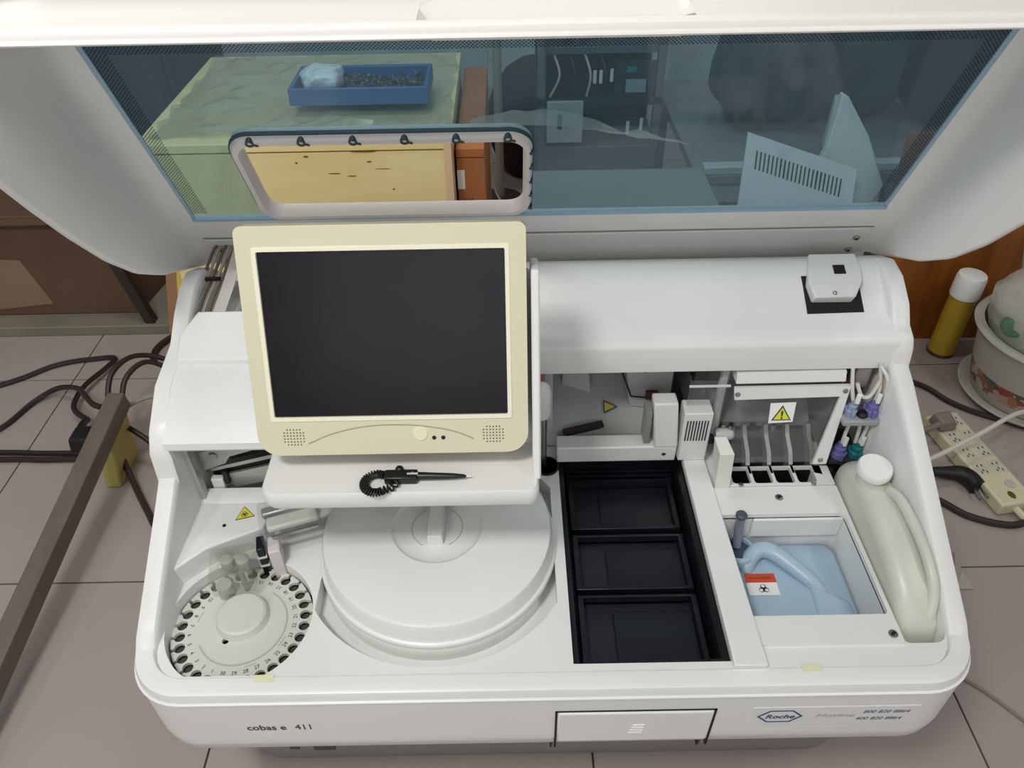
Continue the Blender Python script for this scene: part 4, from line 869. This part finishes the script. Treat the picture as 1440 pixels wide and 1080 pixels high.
obj('yellow_piece', MB().hexa([(-1.06, 1.36, .10), (-1.02, 1.34, .10), (-1.0, 1.36, .10), (-1.04, 1.38, .10)], [(-1.05, 1.50, .33), (-.96, 1.48, .33), (-.95, 1.5, .33), (-1.04, 1.52, .33)]), mat('yellow_card', (.80, .70, .33), .7), bh)
dl = obj('dark_table_leg', MB().hexa([(-1.21, 1.44, .035), (-1.18, 1.44, .035), (-1.18, 1.47, .035), (-1.21, 1.47, .035)], [(-1.275, 1.445, .36), (-1.24, 1.445, .36), (-1.24, 1.465, .36), (-1.275, 1.465, .36)]), mat('dark_wood', (.2, .16, .14), .6), loc=(-1.2, 1.45, .035), bevel=.002); tag(dl, 'dark slanting wooden strip leaning beside the brown carton', 'wooden strip')
# ---- left bar, power strip, plug and cables
BAR = mat('weathered_wood', (.42, .375, .34), .6, noise=.2, nscale=5, stretch=(6, 1, 6))
a_, b2_ = Vector((-1.070, -.10, .030)), Vector((-1.024, .885, .206))
dirv = (b2_-a_).normalized(); side = dirv.cross(Vector((0, 0, 1))).normalized(); upv = side.cross(dirv)
secs = [[tuple(p+side*sx_*.021+upv*sz_) for sx_, sz_ in ((-1, -.024), (1, -.024), (1, .024), (-1, .024))] for p in (a_, b2_)]
br = obj('wooden_bar', MB().loft(secs), BAR, loc=(-1.05, .4, 0), bevel=.003); tag(br, 'long weathered wooden bar propped up on the floor at the left', 'wooden bar')
YB = thing('yellowed_power_strip', 'yellowed upright socket block under the end of the wooden bar', 'power strip', (-1.05, .86, 0))
YP = mat('aged_yellow_plastic', (.72, .66, .38), .5)
obj('strip_body', MB().hexa([(-1.088, .775, 0), (-1.048, .775, 0), (-1.048, .90, 0), (-1.088, .90, 0)], [(-1.072, .79, .150), (-1.026, .79, .150), (-1.026, .90, .172), (-1.072, .90, .172)]), YP, YB, bevel=.006)
obj('strip_switch', MB().box(-1.075, -1.045, .895, .912, .12, .178), mat('aged_cream', (.80, .76, .55), .5), YB)
PG = thing('black_power_plug', 'black angled power plug at the left side of the yellowed socket block', 'plug', (-1.14, .88, .0))
obj('plug_body', MB().hexa([(-1.185, .84, .055), (-1.085, .84, .055), (-1.085, .905, .055), (-1.185, .905, .055)], [(-1.178, .845, .105), (-1.08, .845, .105), (-1.08, .90, .105), (-1.178, .90, .105)]), RUB, PG, bevel=.008)
obj('plug_neck', MB().tube([(-1.172, .885, .08), (-1.188, .925, .07), (-1.205, .97, .05), (-1.215, 1.0, .03)], lambda t_: .013-.006*t_, 10), RUB, PG)
def cable(name, pts, r, m, lab):
    o = obj(name, MB().tube(pts, r, 8), m, loc=pts[0]); tag(o, lab, 'cable', 'loose cables on the floor'); return o
cable('power_cable', [(-2.7, .70, .008), (-2.3, .86, .008), (-1.9, 1.04, .008), (-1.56, 1.18, .008), (-1.43, 1.272, .008), (-1.32, 1.30, .008), (-1.262, 1.298, .01), (-1.262, 1.24, .02), (-1.285, 1.14, .03), (-1.275, 1.05, .03), (-1.215, 1.0, .03)], .0075, CAB, 'dark cable kinked in a hairpin running to the black plug at the left')
cable('power_cable', [(-2.4, .30, .008), (-2.05, .50, .008), (-1.75, .72, .008), (-1.55, .90, .008), (-1.46, 1.0, .008), (-1.42, 1.10, .01), (-1.36, 1.135, .03), (-1.27, 1.09, .07), (-1.19, 1.0, .12), (-1.13, .93, .15), (-1.09, .90, .165)], .0075, CAB, 'dark cable arching over the floor to the top of the yellowed socket block')
cable('power_cable', [(-2.6, .93, .008), (-2.2, .92, .008), (-1.8, .905, .008), (-1.42, .902, .008), (-1.30, .896, .008), (-1.18, .893, .01), (-1.104, .88, .03)], .0075, CAB, 'upper of two parallel dark cables crossing the floor at the left edge')
cable('power_cable', [(-2.6, .84, .008), (-2.2, .85, .008), (-1.8, .868, .008), (-1.40, .876, .008), (-1.29, .872, .008), (-1.17, .871, .01), (-1.104, .86, .02)], .0075, CAB, 'lower of two parallel dark cables crossing the floor at the left edge')
cable('power_cable', [(-1.05, .83, .05), (-1.015, .78, .02), (-.95, .69, .008), (-.90, .63, .008), (-.80, .58, .008), (-.60, .60, .008)], .008, CAB, 'dark cable from the yellowed socket block under the left end of the analyzer')
cable('power_cable', [(-1.03, .88, .11), (-.97, .85, .08), (-.90, .80, .02), (-.80, .78, .008), (-.62, .75, .008)], .007, CAB, 'short dark cable dropping from the socket block behind the analyzer corner')
cable('power_cable', [(-1.08, .905, .15), (-1.085, .98, .20), (-1.06, 1.06, .20), (-1.0, 1.10, .16), (-.90, 1.08, .10), (-.75, .95, .05), (-.66, .75, .008)], .007, CAB, 'leftmost dark cable looping up from the socket block end')
cable('power_cable', [(-1.045, .905, .15), (-1.05, .98, .19), (-1.02, 1.05, .19), (-.96, 1.06, .14), (-.86, 1.0, .09), (-.72, .88, .05), (-.64, .72, .03)], .007, CAB, 'inner dark cable looping up from the socket block end')
cable('grey_cable', [(-1.03, .905, .16), (-.98, .93, .17), (-.90, .93, .17), (-.80, .90, .12), (-.68, .75, .05)], .006, mat('grey_cable_plastic', (.55, .56, .52), .5), 'thin grey cable from the socket block to the analyzer')
cable('power_cable', [(-1.14, 1.28, .008), (-1.15, 1.34, .008), (-1.12, 1.40, .01), (-1.06, 1.42, .012), (-.95, 1.40, .012)], .010, CAB, 'short curved dark cable end near the pale board')
# ---- right side
OB = obj('orange_wood_board', MB().hexa([(1.02, 1.335, 0), (1.50, 1.335, 0), (1.50, 1.36, 0), (1.02, 1.36, 0)], [(1.02, 1.42, .62), (1.36, 1.42, .62), (1.36, 1.445, .62), (1.02, 1.445, .62)]), mat('orange_varnish_wood', (.58, .35, .13), .3, noise=.3, nscale=3, c2=(.42, .22, .08), stretch=(5, 5, 1)), loc=(1.25, 1.37, 0), bevel=.002); tag(OB, 'orange brown varnished wooden board standing behind the spray can', 'board')
SC = thing('spray_can', 'yellow spray can with white cap behind the flowered pot', 'spray can', (1.246, 1.272, 0))
K = Matrix.Translation((1.246, 1.272, 0))
c1 = MB(); c1.xf = K; c1.lathe([(0, 0), (.036, 0), (.038, .004), (.038, .012), (.0365, .016), (.0365, .19), (.034, .205), (.030, .208)], n=32); obj('can_body', c1, mat('can_yellow', (.72, .60, .18), .35, .2), SC, smooth=40)
c1 = MB(); c1.xf = K; c1.lathe([(.0372, .013), (.0385, .011), (.0385, .0), (.0372, .0)], n=32); obj('can_base_ring', c1, mat('can_brown', (.36, .26, .16), .4, .3), SC)
c1 = MB(); c1.xf = K; c1.lathe([(.040, .205), (.0405, .208), (.040, .262), (.037, .272), (.03, .275), (0, .276)], n=32); obj('can_cap', c1, PAPER, SC, smooth=40)
c1 = MB(); c1.xf = K; c1.lathe([(.0368, .03), (.0368, .18)], n=32); 
# flower pot with saucer and bag
PT = thing('flowered_pot', 'white glazed pot with painted flower garland and saucer at the right edge', 'pot', (1.398, 1.072, 0))
PC = (1.398, 1.072, 0)
gm = bpy.data.materials.new('glazed_white_floral'); gm.use_nodes = True; nt = gm.node_tree; bs_ = nt.nodes['Principled BSDF']; bs_.inputs['Roughness'].default_value = .25
tc = nt.nodes.new('ShaderNodeTexCoord'); sp = nt.nodes.new('ShaderNodeSeparateXYZ'); nt.links.new(tc.outputs['Object'], sp.inputs[0])
vo = nt.nodes.new('ShaderNodeTexVoronoi'); vo.inputs['Scale'].default_value = 45; nt.links.new(tc.outputs['Object'], vo.inputs['Vector'])
ns = nt.nodes.new('ShaderNodeTexNoise'); ns.inputs['Scale'].default_value = 22; nt.links.new(tc.outputs['Object'], ns.inputs['Vector'])
N = nt.nodes.new; L = nt.links.new
band = mth('MULTIPLY', mth('GREATER_THAN', sp.outputs[2], .045), mth('LESS_THAN', sp.outputs[2], .10))
rp = N('ShaderNodeValToRGB'); rp.color_ramp.interpolation = 'CONSTANT'
els = rp.color_ramp.elements; els[0].position = 0; els[0].color = (*lin((.60, .30, .26)), 1); els[1].position = .3; els[1].color = (*lin((.70, .48, .26)), 1)
for p_, c_ in ((.45, (.36, .38, .28)), (.6, (.78, .62, .58)), (.8, (.55, .38, .22))):
    e = els.new(p_); e.color = (*lin(c_), 1)
L(vo.outputs['Color'], rp.inputs[0])
mx = N('ShaderNodeMix'); mx.data_type = 'RGBA'; mx.inputs[6].default_value = (*lin((.74, .735, .705)), 1); L(rp.outputs[0], mx.inputs[7])
L(mth('MULTIPLY', band, mth('GREATER_THAN', ns.outputs['Fac'], .40)), mx.inputs[0]); L(mx.outputs[2], bs_.inputs['Base Color'])
obj('pot_body', MB().lathe([(0, .018), (.142, .018), (.150, .024), (.166, .10), (.182, .20), (.196, .207), (.201, .217), (.194, .227), (.178, .224), (.165, .18), (.155, .10), (0, .09)], PC, 56), gm, PT, smooth=50)
obj('saucer', MB().lathe([(0, 0), (.145, 0), (.175, .016), (.179, .022), (.173, .024), (.156, .016), (.148, .017), (0, .017)], PC, 56), mat('glazed_white', (.74, .735, .705), .25), PT, smooth=50)
rnd = random.Random(2); bgm = MB(); secs = []
for j in range(16):
    t_ = j/15; rr = (.110+.045*math.sin(t_*3.0))*(1-.62*max(0, t_-.62)/.38); ox = -.045*t_
    secs.append([(PC[0]+ox+rr*math.cos(2*math.pi*k/30)*(1+.05*rnd.uniform(-1, 1)), PC[1]+.01*t_+rr*math.sin(2*math.pi*k/30)*(1+.05*rnd.uniform(-1, 1)), .10+.33*t_+rnd.uniform(-.006, .006)) for k in range(30)])
bag = obj('shopping_bag', bgm.loft(secs), mat('translucent_white_bag', (.76, .755, .71), .35, bump=.6, bscale=25), loc=(PC[0], PC[1], .095), smooth=80); tag(bag, 'crumpled whitish plastic bag with a green print inside the flowered pot', 'plastic bag')
gp = MB(); gp.xf = Matrix.Translation((1.234, 1.030, .268)) @ Matrix.Rotation(math.radians(-62), 4, 'Z') @ Matrix.Rotation(math.radians(72), 4, 'X'); gp.ball((0, 0, 0), .030, .026, .014)
obj('bag_print', gp, mat('green_print', (.42, .60, .46), .5, noise=.3, nscale=30), bag)
# power strip right
PS = thing('white_power_strip', 'cream multi-socket power strip on the floor beside the flowered pot', 'power strip', (1.13, .79, 0))
A, Bv = Vector((1.098, .955, 0)), Vector((1.150, .640, 0)); dv_ = (Bv-A); L_ = dv_.length; ang = math.atan2(dv_.y, dv_.x)
PX = Matrix.Translation(A) @ Matrix.Rotation(ang, 4, 'Z')
PSM = mat('cream_strip_plastic', (.80, .78, .66), .45)
s1 = MB(); s1.xf = PX; s1.box(0, L_, -.046, .046, .002, .040); obj('strip_body', s1, PSM, PS, bevel=.006, seg=3)
SK_ = mat('socket_plate', (.76, .745, .68), .5); HOL = mat('socket_hole', (.2, .17, .14), .7)
for i in range(4):
    for j in (-1, 1):
        cx = .035+.056*i; s1 = MB(); s1.xf = PX; s1.box(cx-.022, cx+.022, j*.021-.018, j*.021+.018, .0395, .0412); so_ = obj('socket', s1, SK_, PS, bevel=.001)
        s1 = MB(); s1.xf = PX
        for (hx_, hy_, a_r) in ((-.010, .006, .5), (-.010, -.006, -.5), (.006, 0, 0), (.012, .007, 0), (.012, -.007, 0)):
            s1.box(cx+hx_-.0035, cx+hx_+.0035, j*.021+hy_-.0015, j*.021+hy_+.0015, .0408, .0416)
        obj('socket_holes', s1, HOL, so_)
s1 = MB(); s1.xf = PX; s1.lathe([(.012, .0400), (.012, .0430), (.008, .0440), (0, .0435)], (.262, .014, 0), 18); obj('strip_button', s1, mat('button_grey', (.72, .71, .68), .4), PS)
s1 = MB(); s1.xf = PX; s1.ball((.293, -.004, .040), .012, .008, .003); obj('strip_mark', s1, mat('burnt_mark', (.30, .28, .14), .7), PS)
cable('white_cable', [(1.145, .645, .02), (1.18, .60, .01), (1.30, .585, .009), (1.5, .59, .009), (1.8, .62, .009), (2.2, .66, .009)], .009, PSM, 'thick cream cord leaving the power strip to the right')
GP = thing('grey_power_plug', 'grey power plug in the far end of the cream power strip', 'plug', (1.10, .90, .041))
g1 = MB(); g1.xf = PX @ Matrix.Translation((.045, -.02, .042)); g1.hexa([(-.025, -.035, 0), (.025, -.03, 0), (.025, .02, 0), (-.025, .024, 0)], [(-.018, -.03, .035), (.018, -.026, .03), (.018, .012, .03), (-.018, .014, .035)])
obj('plug_body', g1, mat('taupe_plastic', (.50, .45, .42), .5), GP, bevel=.006)
cable('grey_cable', [(1.065, .895, .06), (1.03, .885, .05), (.98, .89, .03), (.85, .90, .008)], .008, mat('taupe_plastic', (.50, .45, .42), .5), 'grey cord from the grey plug towards the analyzer')
BP = thing('black_angled_plug', 'black right-angle power plug lying unplugged beside the cream power strip', 'plug', (1.055, .74, 0))
obj('plug_body', MB().tube([(1.0, .762, .022), (1.03, .758, .022), (1.06, .752, .024), (1.078, .735, .024), (1.084, .705, .024)], lambda t_: .011+.011*min(1, t_*1.6), 12), RUB, BP, smooth=60)
for dx in (-.010, .008): obj('plug_pin', MB().box(1.083+dx, 1.087+dx+.002, .672, .71, .021, .026), STEEL, BP)
cable('power_cable', [(1.002, .762, .02), (.96, .765, .014), (.85, .77, .008), (.70, .78, .008)], .0065, RUB, 'black cord of the right-angle plug going under the analyzer')
cable('power_cable', [(.72, 1.22, .008), (.95, 1.19, .008), (1.11, 1.115, .008), (1.165, 1.04, .008), (1.22, .99, .008), (1.30, .945, .008), (1.42, .87, .008), (1.65, .74, .008), (1.95, .62, .008), (2.4, .5, .008)], .0075, CAB, 'dark cable running in front of the flowered pot at the right')
cable('power_cable', [(.70, .76, .008), (.86, .74, .008), (.975, .685, .008), (1.03, .632, .008), (1.10, .603, .008), (1.155, .607, .008), (1.26, .66, .008), (1.45, .73, .008), (1.7, .80, .008), (2.2, .9, .008)], .0085, CAB, 'thick dark cable curving across the floor below the power strip')
cable('white_cable', [(.80, .70, .06), (.95, .735, .09), (1.10, .80, .112), (1.24, .868, .122), (1.38, .885, .10), (1.55, .88, .05), (1.75, .85, .012), (2.2, .80, .006)], .006, mat('white_cord', (.80, .78, .73), .5), 'white cord stretched above the cream power strip')
cable('thin_cable', [(.815, .24, .004), (.87, .19, .004), (.94, .10, .004), (1.05, -.05, .004), (1.18, -.2, .004)], .0028, mat('thin_wire', (.50, .48, .42), .5), 'thin grey wire on the floor at the lower right corner')
ps = MB(); ps._add([(.925, .53, .0), (.935, .505, .035), (.945, .47, .012), (.965, .445, .0), (.918, .46, .03), (.915, .43, .004), (.955, .43, .003)], [(0, 1, 4), (1, 2, 4), (2, 3, 6), (2, 6, 5, 4)])
pso = obj('paper_scrap', ps, mat('dirty_paper', (.66, .63, .60), .8), loc=(.94, .46, 0), smooth=0); tag(pso, 'small crumpled paper scrap on the floor beside the right wall of the analyzer', 'paper scrap')
so = pso.modifiers.new('solid', 'SOLIDIFY'); so.thickness = .001
# ceiling lamp fixture the light comes from
CLF = thing('ceiling_lamp', 'square white ceiling lamp above the viewer', 'ceiling lamp', (-.72, -.82, 2.74))
obj('lamp_housing', MB().box(-.98, -.46, -1.08, -.56, 2.76, 2.90), WHITE2, CLF, bevel=.01)
for lx, ly, sx_, sy_, lab in ((-.7, 1.0, .62, .12, 'added long white fill lamp on the ceiling over the plywood crate'), (-1.8, -1.5, .12, .62, 'added long white fill lamp on the ceiling at the left behind the viewer'),
                              (1.7, -.6, .12, .62, 'added long white fill lamp on the ceiling at the right'), (.6, 2.6, .62, .12, 'added long white fill lamp on the ceiling over the grey work table')):
    tl = thing('added_tube_lamp', lab, 'ceiling lamp', (lx, ly, 2.9), 'added fill lamps on the ceiling')  # unseen housings added to go with the fill lamps
    obj('lamp_housing', MB().box(lx-sx_, lx+sx_, ly-sy_, ly+sy_, 2.84, 2.90), WHITE2, tl, bevel=.01)
WN = tag(obj('added_window', MB().yplate([(-1.0, .9), (1.4, .9), (1.4, 2.4), (-1.0, 2.4)], [[(-.92, .98), (-.92, 2.32), (1.32, 2.32), (1.32, .98)]], -2.2, -2.16), WHITE2, bevel=.004), 'added white window frame behind the viewer for the fill light', kind='structure')  # unseen frame added around the fill light behind the viewer
obj('added_window_bar', MB().box(.17, .23, -2.2, -2.17, .98, 2.32), WHITE2, WN)
